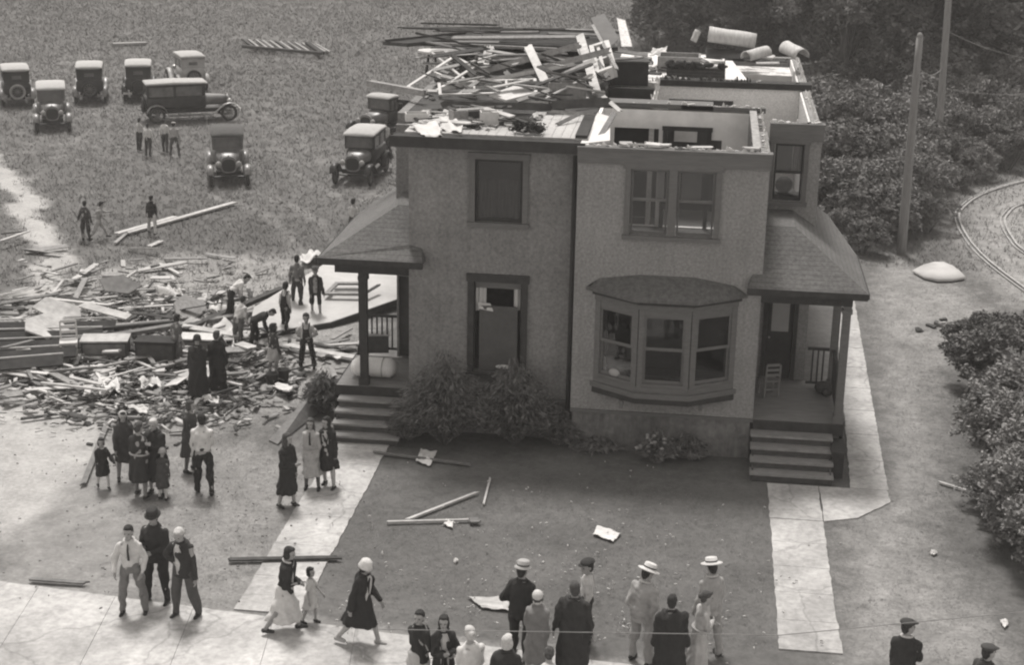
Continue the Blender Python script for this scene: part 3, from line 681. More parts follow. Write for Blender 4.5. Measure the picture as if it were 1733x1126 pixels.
# lower left: broken window, dark board, head moulding, curtains
w = casing(house, *W1L, YL, trim_d, w=.14, head=.18, sill=.05)
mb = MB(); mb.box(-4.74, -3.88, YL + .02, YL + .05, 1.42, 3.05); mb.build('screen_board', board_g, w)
for a, b, zz in ((-4.83, -4.6, 2.9), (-3.98, -3.84, 2.95)):
    mb = MB(); mb.add([(x, YL + .12 + .025 * math.sin(x * 60), z) for z in (zz, 3.55) for x in np.linspace(a, b, 16)], [(i, i + 1, i + 17, i + 16) for i in range(15)]); mb.build('curtain', curtain, w)
sheet([(-4.75, YL + .0, 2.98), (-4.42, YL - .02, 2.94), (-4.5, YL + .06, 3.1), (-4.78, YL + .06, 3.12)], 8, .03).build('curtain', curtain, w)
mb = MB(); mb.box(-4.84, -3.82, YL + .08, YL + .12, 3.45, 3.61); mb.build('sash', trim, w)
mb = MB(); mb.ell((-4.15, YL - .06, 1.66), (.2, .06, .05)); mb.build('sill_rag', whitep, w, True)
mb = MB(); mb.poly([(-4.85, YL - .02, 1.44), (-3.82, YL - .02, 1.44), (-4.35, YL - .02, 1.2)], .03, (0, 1, 0)); mb.build('torn_screen', board_g, w)
# wing window
w = casing(house, *WW, YW, trim, w=.1)
sash(w, 1.63, 2.27, 5.86, 6.54, YW + .03, trim_d); sash(w, 1.63, 2.27, 5.23, 5.9, YW + .08, trim_d)
mb = MB(); mb.add([(x, YW + .18 + .02 * math.sin(x * 60), z) for z in (5.9, 6.5) for x in np.linspace(2.04, 2.26, 16)], [(i, i + 1, i + 17, i + 16) for i in range(15)]); mb.build('curtain', curtain, w)
mb = MB(); mb.box(1.65, 2.03, YW + .16, YW + .17, 5.9, 6.5); mb.build('shade', shade_m, w)
mb = MB(); mb.ell((1.9, YW + .5, 5.5), (.2, .15, .2)); mb.box(1.7, 2.3, YW + .35, YW + .7, 5.0, 5.3); mb.build('dim_furniture', darkroom, w)

# bay window
bay = MB()
pl = [(-2.12, YR), (-1.15, 32.55), (-.02, 32.55), (.95, YR)]
def band(z0, z1, grow, m, name, parent):
    mb = MB(); c = Vector((-.585, YR)); q = []
    for x, y in pl: q.append((x + (x - c.x) * grow * .5, y - grow if y < YR - .01 else YR - .001))
    mb.poly([(x, y, z1) for x, y in q], z1 - z0); return mb.build(name, m, parent)
bw_ = empty('bay_tmp', (0, 0, 0), None, None); bpy.data.objects.remove(bw_)
bw_ = band(1.36, 1.50, .03, trim_d, 'bay_window', house)
band(1.503, 1.62, .09, trim, 'bay_sill', bw_); band(1.623, 1.74, .0, trim, 'bay_apron', bw_); band(3.50, 3.62, .02, trim, 'bay_head', bw_); band(3.623, 3.70, .10, trim_d, 'bay_cornice', bw_)
mb = MB(); e = [(-2.34, YR - .005), (-1.27, 32.36), (.09, 32.36), (1.14, YR - .005)]; a_ = [(-2.05, YR - .005), (-1.2, YR - .005), (0.0, YR - .005), (.85, YR - .005)]
mb.add([(x, y, 3.705) for x, y in e] + [(x, y, 3.77) for x, y in e] + [(a_[0][0], a_[0][1], 3.98), (a_[1][0], a_[1][1], 4.10), (a_[2][0], a_[2][1], 4.10), (a_[3][0], a_[3][1], 3.96)],
       [(3, 2, 1, 0), (0, 1, 5, 4), (1, 2, 6, 5), (2, 3, 7, 6), (4, 5, 9, 8), (5, 6, 10, 9), (6, 7, 11, 10), (0, 4, 8), (3, 11, 7)])
mb.build('bay_roof', mat('bay_roofing', .085, var=.3, scale=10, bump=.6, bscale=90), bw_)
for i in range(3):
    p, q = Vector((*pl[i], 0)), Vector((*pl[i + 1], 0)); d = (q - p); L = d.length; d.normalize(); nrm = Vector((d.y, -d.x, 0))
    M = Matrix((d, -nrm, Vector((0, 0, 1)))).transposed()
    tf = lambda v, p=p, M=M: p + M @ Vector(v)
    mb = MB(tf); pw = .14 if i != 1 else .13; l0, l1 = pw, L - pw
    mb.box(0.01, pw, -.01, .12, 1.745, 3.495); mb.box(L - pw, L - .01, -.01, .12, 1.745, 3.495); mb.box(pw + .001, L - pw - .001, .0, .11, 3.36, 3.494); mb.box(pw + .001, L - pw - .001, .0, .11, 1.746, 1.82)
    wf = mb.build('bay_frame', trim, bw_)
    for z0, z1, y in ((2.58, 3.355, .02), (1.825, 2.64, .06)):
        mb = MB(tf); wq = .05; mb.box(l0, l0 + wq, y, y + .035, z0, z1); mb.box(l1 - wq, l1, y, y + .035, z0, z1); mb.box(l0 + wq, l1 - wq, y + .001, y + .035, z1 - wq, z1); mb.box(l0 + wq, l1 - wq, y + .001, y + .036, z0, z0 + .07)
        s_ = mb.build('sash', trim, wf)
        g = MB(tf); g.box(l0 + wq, l1 - wq, y + .015, y + .02, z0 + .07, z1 - wq); g.build('pane', glass, s_)
    if i == 2:
        mb = MB(tf); mb.box(l0, l1, .16, .17, 2.6, 3.35); mb.build('shade', mat('dim_shade', .10, var=.08), wf)
mb = MB(); mb.ell((-1.55, 33.0, 1.9), (.22, .14, .12)); mb.build('cushion', shade_m, bw_, True)
mb = MB(); mb.box(-1.5, -1.42, 32.62, 33.1, 1.2, 1.355); mb.box(.22, .3, 32.75, 33.1, 1.2, 1.355); mb.build('bracket', trim, bw_)
# dim interior partitions behind ground floor openings
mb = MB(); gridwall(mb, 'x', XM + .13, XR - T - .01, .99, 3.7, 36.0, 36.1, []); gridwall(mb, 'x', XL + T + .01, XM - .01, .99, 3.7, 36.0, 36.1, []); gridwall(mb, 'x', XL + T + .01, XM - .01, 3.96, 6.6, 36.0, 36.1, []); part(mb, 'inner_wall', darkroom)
# stain below upper right window
# ---- porches
def porch(side):
    s = 1 if side == 'R' else -1
    fx = (lambda x: x) if s == 1 else (lambda x: -x)   # right values given; left passes its own numbers
    if s == 1: x0, x1, e0, e1, yE, yw, ydeck0, bk = XR + .005, 3.36, 1.12, 3.63, 32.80, YW, 33.12, 36.5
    else: x0, x1, e0, e1, yE, yw, ydeck0, bk = XL - .005, -8.05, -5.95, -8.28, 33.2, YW, 33.75, 36.9
    root = MB(); xa, xb = min(x0, x1), max(x0, x1)
    for k in range(int((xb - xa) / .12) + 1):
        pass
    mb = MB(); y = ydeck0
    while y < yw - .02: mb.box(xa, xb, y, min(y + .11, yw - .003), ZF - .03, ZF + .015); y += .118
    deck = mb.build('porch', deckm, house); deck['label'] = ('right' if s == 1 else 'left') + ' porch with its hipped roof'
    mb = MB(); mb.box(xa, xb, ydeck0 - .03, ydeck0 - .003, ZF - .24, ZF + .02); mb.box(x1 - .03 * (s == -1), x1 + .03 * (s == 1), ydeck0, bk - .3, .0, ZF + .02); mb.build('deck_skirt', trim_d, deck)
    px_ = x1 - s * .15
    for ya, yb in ((ydeck0 + .03, ydeck0 + .3), (35.3, 35.6)):
        mb = MB(); mb.box(px_ - .1, px_ + .1, ya, yb, -.1, ZF - .035); mb.build('pier', found, deck)
    # hipped roof
    zE, zP = 4.02, 5.03; 
    if s == 1: P = dict(a=(e0, yE, zE), b=(e1, yE, zE), c=(e1, 36.0, zE), d=(3.12, 38.4, zE + .33), h=(2.10, yE + 1.52, zP), g=(2.10, 38.4, zP), w0=(XR + .004, yE + 1.52, zP), w1=(XR + .004, YR - .004, zE + .22), w2=(e0 + .1, YR - .004, zE + .22), a2=(e0, YR - .004, zE))
    else: P = dict(a=(e0, yE, zE + .08), b=(e1, yE, zE + .08), c=(e1, 37.4, zE + .08), d=(-7.4, 38.6, zE + .5), h=(-6.75, yE + 1.42, zP), g=(-6.9, 38.6, zP), w0=(XL - .004, yE + 1.42, zP), w1=(XL - .004, YL - .004, zE + .36), w2=(e0 - .1, YL - .004, zE + .30), a2=(e0, YL - .004, zE + .08))
    mb = MB()
    v = [P[k] for k in ('a', 'b', 'c', 'd', 'h', 'g', 'w0', 'w1', 'w2', 'a2')]; lowv = [(q[0], q[1], q[2] - .07) for q in v]
    v += [(2.10 if s == 1 else -6.9, YW - .005, zP), ((XR + .004) if s == 1 else XL - .004, YW - .005, zP)]; lowv = [(q[0], q[1], q[2] - .07) for q in v]
    f_ = [(0, 1, 4, 6, 7, 8), (1, 2, 3, 5, 4), (0, 8, 9), (6, 4, 10, 11)]
    mb.add(v + lowv, f_ + [tuple(i + 12 for i in reversed(q)) for q in f_] + [(0, 12, 13, 1), (1, 13, 14, 2), (2, 14, 15, 3), (9, 21, 12, 0)])
    inb = (lambda x: x - s * .2)
    roof = mb.build('porch_roof', shingle, deck, recalc=False)
    mb = MB(); ex0, ex1 = min(e0, e1), max(e0, e1); zz = P['a'][2] - .07
    mb.box(ex0 - .02, ex1 + .02, yE - .03, yE + .0, zz - .05, zz + .07); mb.box(ex0, ex1, yE + .005, yE + .1, zz - .09, zz - .003); mb.box(min(e1, e1 + s * .03), max(e1, e1 + s * .03), yE, P['c'][1], zz - .05, zz + .07)
    mb.build('gutter_board', trim_d, roof)
    mb = MB(); bx0, bx1 = min(x0, x1), max(x0, x1)
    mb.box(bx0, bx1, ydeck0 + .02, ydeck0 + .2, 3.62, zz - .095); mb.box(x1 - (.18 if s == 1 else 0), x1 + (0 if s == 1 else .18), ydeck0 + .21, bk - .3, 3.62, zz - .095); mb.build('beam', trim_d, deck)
    mb = MB(); mb.box(bx0, bx1, ydeck0 + .21, yw - .01, zz - .09, zz - .06); mb.build('porch_ceiling', trim, deck)
    # posts
    posts = [(x1 - s * .1, ydeck0 + .12), (x1 - s * .1, 35.5)] if s == 1 else [(-7.42, ydeck0 + .15), (x1 - s * .1, 36.2)]
    for (qx, qy) in posts:
        mb = MB(); mb.box(qx - .085, qx + .085, qy - .085, qy + .085, ZF + .016, 3.618); mb.box(qx - .11, qx + .11, qy - .11, qy + .11, 3.45, 3.55); mb.box(qx - .11, qx + .11, qy - .11, qy + .11, ZF + .016, ZF + .2)
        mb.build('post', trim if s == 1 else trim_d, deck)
    # railing
    def rail(p0, p1):
        p0, p1 = Vector(p0), Vector(p1); mb = MB(); mb.bar(p0 + Vector((0, 0, .95)), p1 + Vector((0, 0, .95)), .07, .06); mb.bar(p0 + Vector((0, 0, .12)), p1 + Vector((0, 0, .12)), .05, .05)
        n = int((p1 - p0).length / .12)
        for k in range(1, n): q = p0 + (p1 - p0) * k / n; mb.box(q.x - .018, q.x + .018, q.y - .018, q.y + .018, q.z + .15, q.z + .92)
        mb.build('railing', trim_d, deck)
    if s == 1: rail((x1 - .1, ydeck0 + .22, ZF), (x1 - .1, 35.4, ZF)); rail((XW + .02, 35.5, ZF), (x1 - .2, 35.5, ZF))
    else: rail((x1 + .2, 36.2, ZF), (-7.1, 36.2, ZF))
    # steps
    sx0, sx1 = (1.41, 3.12) if s == 1 else (-7.92, XL - .06); yt = ydeck0 - .035
    n = 5; mb = MB(); rb_ = MB()
    for k in range(4):
        z = ZF * (4 - k) / n * .98; y1 = yt - .29 * k; y0 = y1 - .31
        mb.box(sx0 - .03, sx1 + .03, y0 - .03, y1 - .002, z - .045, z); rb_.box(sx0, sx1, y0 + .02, y0 + .05, z - .045 - .135, z - .047)
    st = mb.build('steps', steptread, deck); rb_.build('riser', stepriser, st)
    mb = MB()
    for xx in (sx0 + .01, sx1 - .05): mb.add([(xx + d, y, z) for d in (0, .04) for (y, z) in ((yt - .01, -.02), (yt - .01, ZF * .8 - .05), (yt - 1.2, .1), (yt - 1.2, -.02))], [(0, 1, 2, 3), (7, 6, 5, 4), (0, 4, 5, 1), (1, 5, 6, 2), (2, 6, 7, 3)])
    mb.build('stringer', stepriser, st)
    return deck
pr = porch('R'); plp = porch('L')
mb = MB(); mb.box(3.13, 3.38, 32.35, 33.08, -.02, .55); mb.box(3.1, 3.41, 32.3, 33.1, .553, .62); part(mb, 'step_cheek', trim_d)
# front door with glass, casing
mb = MB(); mb.box(1.73, 2.31, YW + .06, YW + .11, ZF + .035, 2.95)
door = part(mb, 'door', trim_d)
mb = MB(); mb.box(1.82, 2.22, YW + .045, YW + .058, 2.1, 2.8); mb.build('door_pane', shade_m, door)
mb = MB(); mb.ell((1.79, YW + .03, 1.95), (.025, .025, .025)); mb.build('door_knob', steel, door, True)
mb = MB(); mb.box(1.62, 1.715, YW - .03, YW + .05, ZF + .02, 3.05); mb.box(2.325, 2.42, YW - .03, YW + .05, ZF + .02, 3.05); mb.box(1.60, 2.44, YW - .04, YW + .05, 3.053, 3.17); part(mb, 'door_casing', trim_d)
mb = MB(); mb.box(-7.0, -6.42, YW + .08, YW + .12, ZF + .035, 2.97); part(mb, 'door', darkroom, label='dark panel standing in for the shade in the left porch doorway')  # solid near-black panel painted as the shade inside an open doorway

# porch furniture and goods
def simple_chair(loc, rz, m, label, s=1.0, tilt=None):
    r = empty('chair', loc, label, 'chair', rz=rz, local=True)
    mb = MB(); mb.box(-.22, .22, -.2, .22, .42, .46); mb.build('seat', m, r)
    for x in (-.2, .2):
        for y in (-.18, .2):
            mb = MB(); top = .44 if y < 0 else .92; mb.bar((x, y, 0), (x * .97, y + (.06 if y > 0 else 0), top), .04, .04, (0, 1, 0)); mb.build('leg', m, r)
    mb = MB()
    for z in (.6, .74, .88): mb.box(-.18, .18, .215, .245, z, z + .07)
    mb.build('backrest', m, r); mb = MB(); mb.box(-.2, .2, -.19, -.17, .2, .23); mb.box(-.2, .2, .19, .21, .2, .23); mb.build('stretcher', m, r)
    if tilt: r.rotation_euler = tilt
    r.scale = (s, s, s); return r
chairwood = mat('pale_chair_wood', .16, var=.15)
ch = simple_chair(G(1300, 668, ZF + .016), R(200), chairwood, 'small light wooden chair facing out on the right porch', .85)
mb = MB(); mb.ell((3.05, 35.1, ZF + .16), (.2, .16, .15)); mb.ell((3.12, 34.95, ZF + .1), (.13, .13, .1))
tag(mb.build('cloth_bag', darkroom, None, True), 'dark soft bag left in the back corner of the right porch', 'bag')
matc = mat('mattress_ticking', .95, var=.08, scale=6, stretch=(8, 1, 1))
mb = MB(); c = G(634, 637, ZF + .016); rings = []
for k, x in enumerate(np.linspace(-.52, .52, 9)):
    r_ = .25 if 0 < k < 8 else .14; rings.append([Vector((c.x + x, c.y - .02 + math.cos(t) * r_ * 1.15 * (1 + .05 * math.sin(5 * t + k)), c.z + .235 + math.sin(t) * r_ * .9)) for t in np.linspace(0, 2 * math.pi, 20, endpoint=False)])
mb.loft(rings); mt_ = mb.build('rolled_mattress', matc, None, True); tag(mt_, 'rolled white mattress lying at the top of the left steps', 'mattress')
mb = MB()
for x in (-.2, .22):
    mb.tube([(c.x + x, c.y - .02 + math.cos(t) * .295, c.z + .235 + math.sin(t) * .232) for t in np.linspace(0, 2 * math.pi, 20)], .012, 6)
mb.build('tie_strap', shade_m, mt_)
c = G(632, 600, ZF + .016); mb = MB(); M = Matrix.Rotation(R(12), 3, 'Z'); mb.cbox(c + Vector((0, .3, .22)), (.62, .42, .44), M)
bx = mb.build('wooden_box', mat('dark_box_wood', .06, var=.3)); tag(bx, 'dark wooden box with pale lid behind the rolled mattress', 'box')
mb = MB(); mb.cbox(c + Vector((0, .3, .455)), (.68, .46, .03), M); mb.build('lid', newwood, bx)

# ------------------------------------------------------------ people
_wr = [0]
def remesh(mb, vox, wr=0.0, s=1.0):
    me = mb.mesh('tmp', None); o = bpy.data.objects.new('tmp', me); C.objects.link(o)
    md = o.modifiers.new('r', 'REMESH'); md.mode = 'VOXEL'; md.voxel_size = vox
    sm = o.modifiers.new('s', 'SMOOTH'); sm.factor = .5; sm.iterations = 2
    dg = bpy.context.evaluated_depsgraph_get(); ev = o.evaluated_get(dg); m2 = bpy.data.meshes.new_from_object(ev)
    bpy.data.objects.remove(o); bpy.data.meshes.remove(me); m2.materials.clear()
    if wr:
        _wr[0] += 1; rg = np.random.default_rng(_wr[0]); n = len(m2.vertices); co = np.empty(n * 3, np.float32); m2.vertices.foreach_get('co', co); co = co.reshape(-1, 3); nn = np.empty(n * 3, np.float32); m2.vertex_normals.foreach_get('vector', nn); nn = nn.reshape(-1, 3)
        d = np.zeros(n)
        for k in range(7):
            f = rg.uniform(14, 52) / s; v = rg.normal(size=3); v[2] *= .55; v /= np.linalg.norm(v); w_ = co @ (rg.normal(size=3) * 9 / s); d += np.sin(co @ v * f + 1.2 * np.sin(w_) + rg.uniform(0, 6)) * (20 / (f * s + 10))
        co += nn * (d * wr * 1.7 * s)[:, None]; m2.vertices.foreach_set('co', co.ravel()); m2.update()
    return m2
def fab(v): 
    k = round(v, 3); return mat('cloth_%s' % str(k).replace('0.', ''), v, var=.12, scale=9, rough=.9, spec=.15, bump=.25, bscale=25)
SKIN = mat('skin', .30, var=.06, scale=6, rough=.6); HAIRD = mat('dark_hair', .025, var=.3, scale=30); HAIRG = mat('grey_hair', .55, var=.2, scale=30); HAIRM = mat('brown_hair', .055, var=.3, scale=30)
LEATHER = mat('shoe_leather', .03, rough=.5); LIGHTSHOE = mat('light_shoe', .3); DARKEYE = mat('eye_dark', .02, rough=.4); LIP = mat('lip', .16)
STOCK = mat('stocking', .26, var=.05)
def person(loc, face, label, h=1.75, build=1.0, child=False, top='shirt', tv=.6, sleeve='long', bottom='trousers', bv=.08, length=.45, belt=None,
           front=None, collar=None, hair='short', hm=None, hat=None, hv=.3, lean=0, la=(4, 9, 14, 4), ra=(4, 9, 14, 4), ll=(3, 3, 2), rl=(-3, 3, 2),
           head=(0, 0), shoes=None, legs=None, vox=.014, female=False, group=None, tie=None, extra=None, z=0.0):
    s = h / 1.75; root = empty('person', Vector(loc) + Vector((0, 0, z)), label, 'person', group, rz=R(face + 180), local=True)
    _h = random.Random(int(loc[0] * 977 + loc[1] * 613)); jt = lambda t, a: tuple(x + _h.uniform(-a, a) for x in t)
    la, ra = jt(la, 6), jt(ra, 6); ll = (ll[0] + _h.uniform(-5, 5), ll[1] + _h.uniform(0, 4), ll[2] + _h.uniform(0, 6)); rl = (rl[0] + _h.uniform(-5, 5), rl[1] + _h.uniform(0, 4), rl[2] + _h.uniform(0, 6))
    head = (head[0] + _h.uniform(-22, 22), head[1] + _h.uniform(-3, 9)); lean = lean + _h.uniform(-1, 6); face = face + _h.uniform(-10, 10)
    sw = (.142 if female else .165) * (1 + (build - 1) * .7); hs = 1.28 if child else 1.06
    def J(x, y, z_): return Vector((x, y, z_))
    hipz = .92; bl = R(-lean)
    Ml = Matrix.Rotation(bl, 3, 'X'); piv = Vector((0, 0, .95))
    def up(p): return piv + Ml @ (Vector(p) - piv)
    legpts = []
    for sd_, (a, out, k) in ((-1, ll), (1, rl)):
        H = J(sd_ * .09 * build, 0, hipz); d = Vector((sd_ * math.sin(R(out)), math.sin(R(a)), -math.cos(R(a)))).normalized()
        K = H + d * .43; d2 = Vector((sd_ * math.sin(R(out)) * .5, math.sin(R(a - k)), -math.cos(R(a - k)))).normalized(); A = K + d2 * .41
        legpts.append((H, K, A))
    zmin = min(p[2].z for p in legpts) - .075
    off = Vector((0, 0, -zmin)); S = s
    armpts = []
    for sd_, (a, b, e, tw) in ((-1, la), (1, ra)):
        Sh = J(sd_ * sw * .97, -.01, 1.35); d = Vector((sd_ * math.sin(R(b)), math.sin(R(a)) * math.cos(R(b)), -math.cos(R(a)) * math.cos(R(b))))
        E_ = Sh + d * .285; bb = R(b - tw); d2 = Vector((sd_ * math.sin(bb), math.sin(R(a + e)) * math.cos(bb), -math.cos(R(a + e)) * math.cos(bb)))
        W = E_ + d2 * .25; armpts.append((up(Sh), up(E_), up(W), Ml @ d2, sd_))
    fin = lambda p: (Vector(p) + off) * S
    hc0 = Vector((0, .015, 1.618 + (.03 if child else 0)))
    Mh = Ml @ Matrix.Rotation(R(head[0]), 3, 'Z') @ Matrix.Rotation(R(-head[1]), 3, 'X')
    def hd(p): return up((0, 0, 1.52)) + Mh @ ((Vector(p) - Vector((0, 0, 1.52))))
    hcen = hc0
    # body
    b = MB(fin)
    f_ = female
    tors = [(.86, .13, .10), (.93, .165, .115), (1.02, .145, .105), (1.10, .128 if f_ else .145, .095), (1.22, .150, .108), (1.33, .150, .108), (1.40, .115, .088), (1.45, .075, .068)]
    def ring(z_, rx, ry, n=20, cy=0, tfm=True, ph=0, rip=0, nr=9, cx_=0):
        out = []
        for k in range(n):
            t = 2 * math.pi * k / n; rr = 1 + rip * (math.sin(nr * t + ph) + .6 * math.sin((nr * 2 - 3) * t + 2 * ph + h * 9))
            p = Vector((cx_ + rx * rr * math.cos(t), cy + ry * rr * math.sin(t), z_)); out.append(up(p) if (tfm and z_ > .9) else p)
        return out
    b.loft([ring(z_, rx * build, ry * build) for z_, rx, ry in tors])
    b.cap(up((0, -.01, 1.42)), hd((0, 0, 1.56)), .058, .052)
    def hell(c, r): b.ell(hd(hcen + Vector(c) * hs), Vector(r) * hs, Mh)
    hell((0, -.005, .02), (.076, .094, .092)); hell((0, .025, -.05), (.055, .062, .066)); hell((0, .055, -.083), (.027, .03, .026))
    hell((0, .1, -.012), (.012, .018, .022)); hell((0, .085, .03), (.05, .015, .012)); hell((0, .085, -.05), (.024, .012, .012))
    for e in (-1, 1): hell((e * .077, -.005, -.005), (.01, .02, .03))
    for (H, K, A), sd_ in zip(legpts, (-1, 1)):
        b.cap(H, K, .082 * build, .056); b.cap(K, A, .056, .036); b.cap(K + (A - K) * .15, K + (A - K) * .5, .056, .048); b.cap(A + Vector((0, -.03, -.035)), A + Vector((0, .12, -.05)), .036, .026)
    for (Sh, E_, W, d2, sd_) in armpts:
        b.cap(up((sd_ * .02, 0, 1.45)), Sh, .042, .05); b.cap(Sh, E_, .052 * build, .038); b.cap(E_, W, .038, .025)
        b.ell(W + d2 * .05, (.032, .032, .046), Matrix.Rotation(0, 3, 'X') if abs(d2.z) > .8 else Vector((0, 0, 1)).rotation_difference(d2).to_matrix())
    me = remesh(b, vox * S if S > .7 else vox * .8)
    # fingers: three-bone chains rooted in the palm
    fg = MB(fin)
    for (Sh, E_, W, d2, sd_) in armpts:
        side_ = d2.cross(Vector((sd_, 0, 0)));
        if side_.length < .2: side_ = Vector((0, 1, 0))
        side_.normalize(); palm = side_.cross(d2).normalized() * (-sd_)
        if palm.x * sd_ > 0: palm = -palm
        for q, L in enumerate((.075, .083, .078, .062)):
            o_ = side_ * (.026 - .0175 * q); p0 = W + d2 * .075 + o_; p1 = p0 + d2 * L * .45 + palm * .004; p2 = p1 + (d2 * .85 + palm * .5).normalized() * L * .35; p3 = p2 + (d2 * .5 + palm * .85).normalized() * L * .25
            fg.tube([p0 - d2 * .02, p1, p2, p3], [.0095, .009, .008, .006], 6)
        t0 = W + d2 * .03 + side_ * .022; fg.tube([t0, t0 + (side_ + d2 * .8).normalized() * .035, t0 + (side_ * .6 + d2 + palm * .3).normalized() * .062], [.011, .0095, .007], 6)
    import bmesh
    bm = bmesh.new(); bm.from_mesh(me); t_ = fg.mesh('t', None); bm.from_mesh(t_); bm.to_mesh(me); bm.free(); bpy.data.meshes.remove(t_)
    me.materials.append(SKIN if legs is None else SKIN)
    def add(mesh_, name, m, smooth=True, par=None):
        mesh_.name = name; mesh_.materials.clear(); mesh_.materials.append(m)
        if smooth: mesh_.polygons.foreach_set('use_smooth', [True] * len(mesh_.polygons))
        o = bpy.data.objects.new(name, mesh_); C.objects.link(o); o.parent = par or root; return o
    add(me, 'body', SKIN)
    def q(mb, name, m, par=None): return add(mb.mesh(name, m), name, m, True, par)
    # face
    for e in (-1, 1):
        m_ = MB(fin); m_.ell(hd(hcen + Vector((e * .032, .086, .008)) * hs), Vector((.013, .008, .008)) * hs, Mh, 8, 6); q(m_, 'eye', DARKEYE)
    m_ = MB(fin); m_.ell(hd(hcen + Vector((0, .096, -.052)) * hs), Vector((.021, .006, .006)) * hs, Mh, 8, 6); q(m_, 'mouth', LIP)
    # hair
    hmat = hm or HAIRD
    if hair != 'none':
        g = MB(fin); H = lambda c, r: g.ell(hd(hcen + Vector(c) * hs), Vector(r) * hs, Mh)
        H((0, -.022, .04), (.084, .092, .088)); H((0, -.045, -.005), (.08, .065, .075)); H((0, .035, .092), (.06, .05, .03)); H((0, -.055, -.055), (.06, .042, .05))
        if hair in ('bob', 'long'):
            for e in (-1, 1): H((e * .066, -.01, -.03), (.028, .055, .075))
            H((0, -.06, -.06), (.072, .04, .06))
        if hair == 'long':
            H((0, -.075, -.14), (.08, .035, .12)); H((.02, -.08, -.24), (.07, .03, .09))
            for e in (-1, 1): H((e * .075, -.01, -.12), (.03, .04, .10))
        if hair == 'bun': H((0, -.115, .01), (.045, .045, .045))
        add(remesh(g, .011), 'hair', hmat)
    # bottom garment
    hemz = None
    def trous(low=1.0, extra_r=.024, vmat=None):
        g = MB(fin); g.loft([ring(.84, .15 * build, .115 * build), ring(.93, .178 * build, .128 * build), ring(1.03, .158 * build, .118 * build)])
        for (H, K, A) in legpts:
            E2 = K + (A - K) * low if low < 1 else A + Vector((0, 0, .0))
            g.cap(H, K, .082 * build + .018, .056 + extra_r); g.cap(K, E2, .056 + extra_r, (.062 if low < 1 else .058))
        return add(remesh(g, vox, .0065, s), 'trousers' if low >= 1 else 'short_trousers', vmat or fab(bv))
    if bottom == 'trousers': trous()
    elif bottom == 'knickers': trous(.35, .03)
    elif bottom == 'shorts': trous(.02, .03)
    amid = Vector((0, (legpts[0][2].y + legpts[1][2].y) / 2, 0)); spread = abs(legpts[0][2].y - legpts[1][2].y) * .3; kmid = (legpts[0][1].y + legpts[1][1].y) / 2
    def skirt_rings(L, w0=.16, w1=.25, ztop=1.0, rip=.05):
        out = []; n = 6
        for i in range(n + 1):
            t = i / n; z_ = L + (ztop - L) * t; fl = (1 - t); yy = amid.y * .6 * fl
            out.append(ring(z_, (w0 + (w1 - w0) * fl ** .8) * build, (w0 * .78 + (w1 * .8 - w0 * .78) * fl ** .8) * build + spread * fl * .8, 30, yy, True, 1.3 * t, rip * fl, 8))
        return out
    if bottom == 'skirt':
        g = MB(fin); g.loft(skirt_rings(length, .165, .235)); add(remesh(g, vox, .008, s), 'skirt', fab(bv))
    # top garment
    g = MB(fin); ex = {'shirt': .014, 'jacket': .026, 'coat': .036, 'dress': .012, 'cardigan': .02}[top]
    lowz = {'shirt': .97, 'jacket': .80, 'coat': length, 'dress': length, 'cardigan': .84}[top]
    if top == 'coat' : g.loft(skirt_rings(length, .185, .225, 1.05, .035))
    if top == 'dress': g.loft(skirt_rings(length, .15, .22, 1.03, .07))
    prof = [(z_, (rx + ex) * build, (ry + ex) * build) for z_, rx, ry in tors if z_ > lowz - .02]
    if top == 'shirt': prof = [(.98, .165 * build, .122 * build)] + [p for p in prof if p[0] > 1.0]
    if top in ('jacket', 'cardigan'): prof = [(lowz, .20 * build, .145 * build)] + [p for p in prof if p[0] > lowz + .05]
    if top in ('dress', 'coat'): prof = [p for p in prof if p[0] > .9]
    prof = [(z_ + (.012 if i == len(prof) - 1 else 0), rx, ry) for i, (z_, rx, ry) in enumerate(prof)]
    g.loft([ring(*p) for p in prof])
    for (Sh, E_, W, d2, sd_) in armpts:
        if sleeve == 'none': break
        g.cap(up((sd_ * .02, 0, 1.445)), Sh, .042 + ex * .3, .052 + ex * .4)
        if sleeve == 'short': g.cap(Sh, Sh + (E_ - Sh) * .6, .056 + ex * .8, .056 + ex)
        else:
            g.cap(Sh, E_, .054 * build + ex * .7, .046 + ex * .6); g.cap(E_, E_ + (W - E_) * (.62 if sleeve == 'rolled' else .95), .046 + ex * .6, .034 + ex * .55)
    name = {'shirt': 'shirt', 'jacket': 'jacket', 'coat': 'coat', 'dress': 'dress', 'cardigan': 'cardigan'}[top]
    gm_ = remesh(g, vox, .0075 if top in ('coat', 'dress') else .006, s)
    tg = add(gm_, name, fab(tv))
    if front is not None:   # light front seen between the lapels
        m_ = MB(fin); rr = []
        for z_, w in ((lowz + .08 if top != 'shirt' else 1.0, .06), (1.1, .075), (1.25, .085), (1.36, .07), (1.45, .04)):
            rx, ry = np.interp(z_, [t[0] for t in tors], [t[1] for t in tors]), np.interp(z_, [t[0] for t in tors], [t[2] for t in tors])
            rr.append([up((x * w, (ry + ex) * build + .012 - abs(x) * .012, z_)) for x in (-1, -.5, 0, .5, 1)] + [up((x * w, (ry + ex) * build - .02, z_)) for x in (1, .5, 0, -.5, -1)])
        m_.loft(rr); q(m_, 'shirt_front', fab(front))
        for e in (-1, 1):
            m_ = MB(fin); p = [up((e * .05, .1 * build + ex + .012, 1.45)), up((e * .10, .105 * build + ex + .012, 1.36)), up((e * .055, .115 * build + ex + .01, 1.14))]; m_.tube(p, [.012, .028, .008], 8, flat=.5); q(m_, 'lapel', fab(tv * .8), tg)
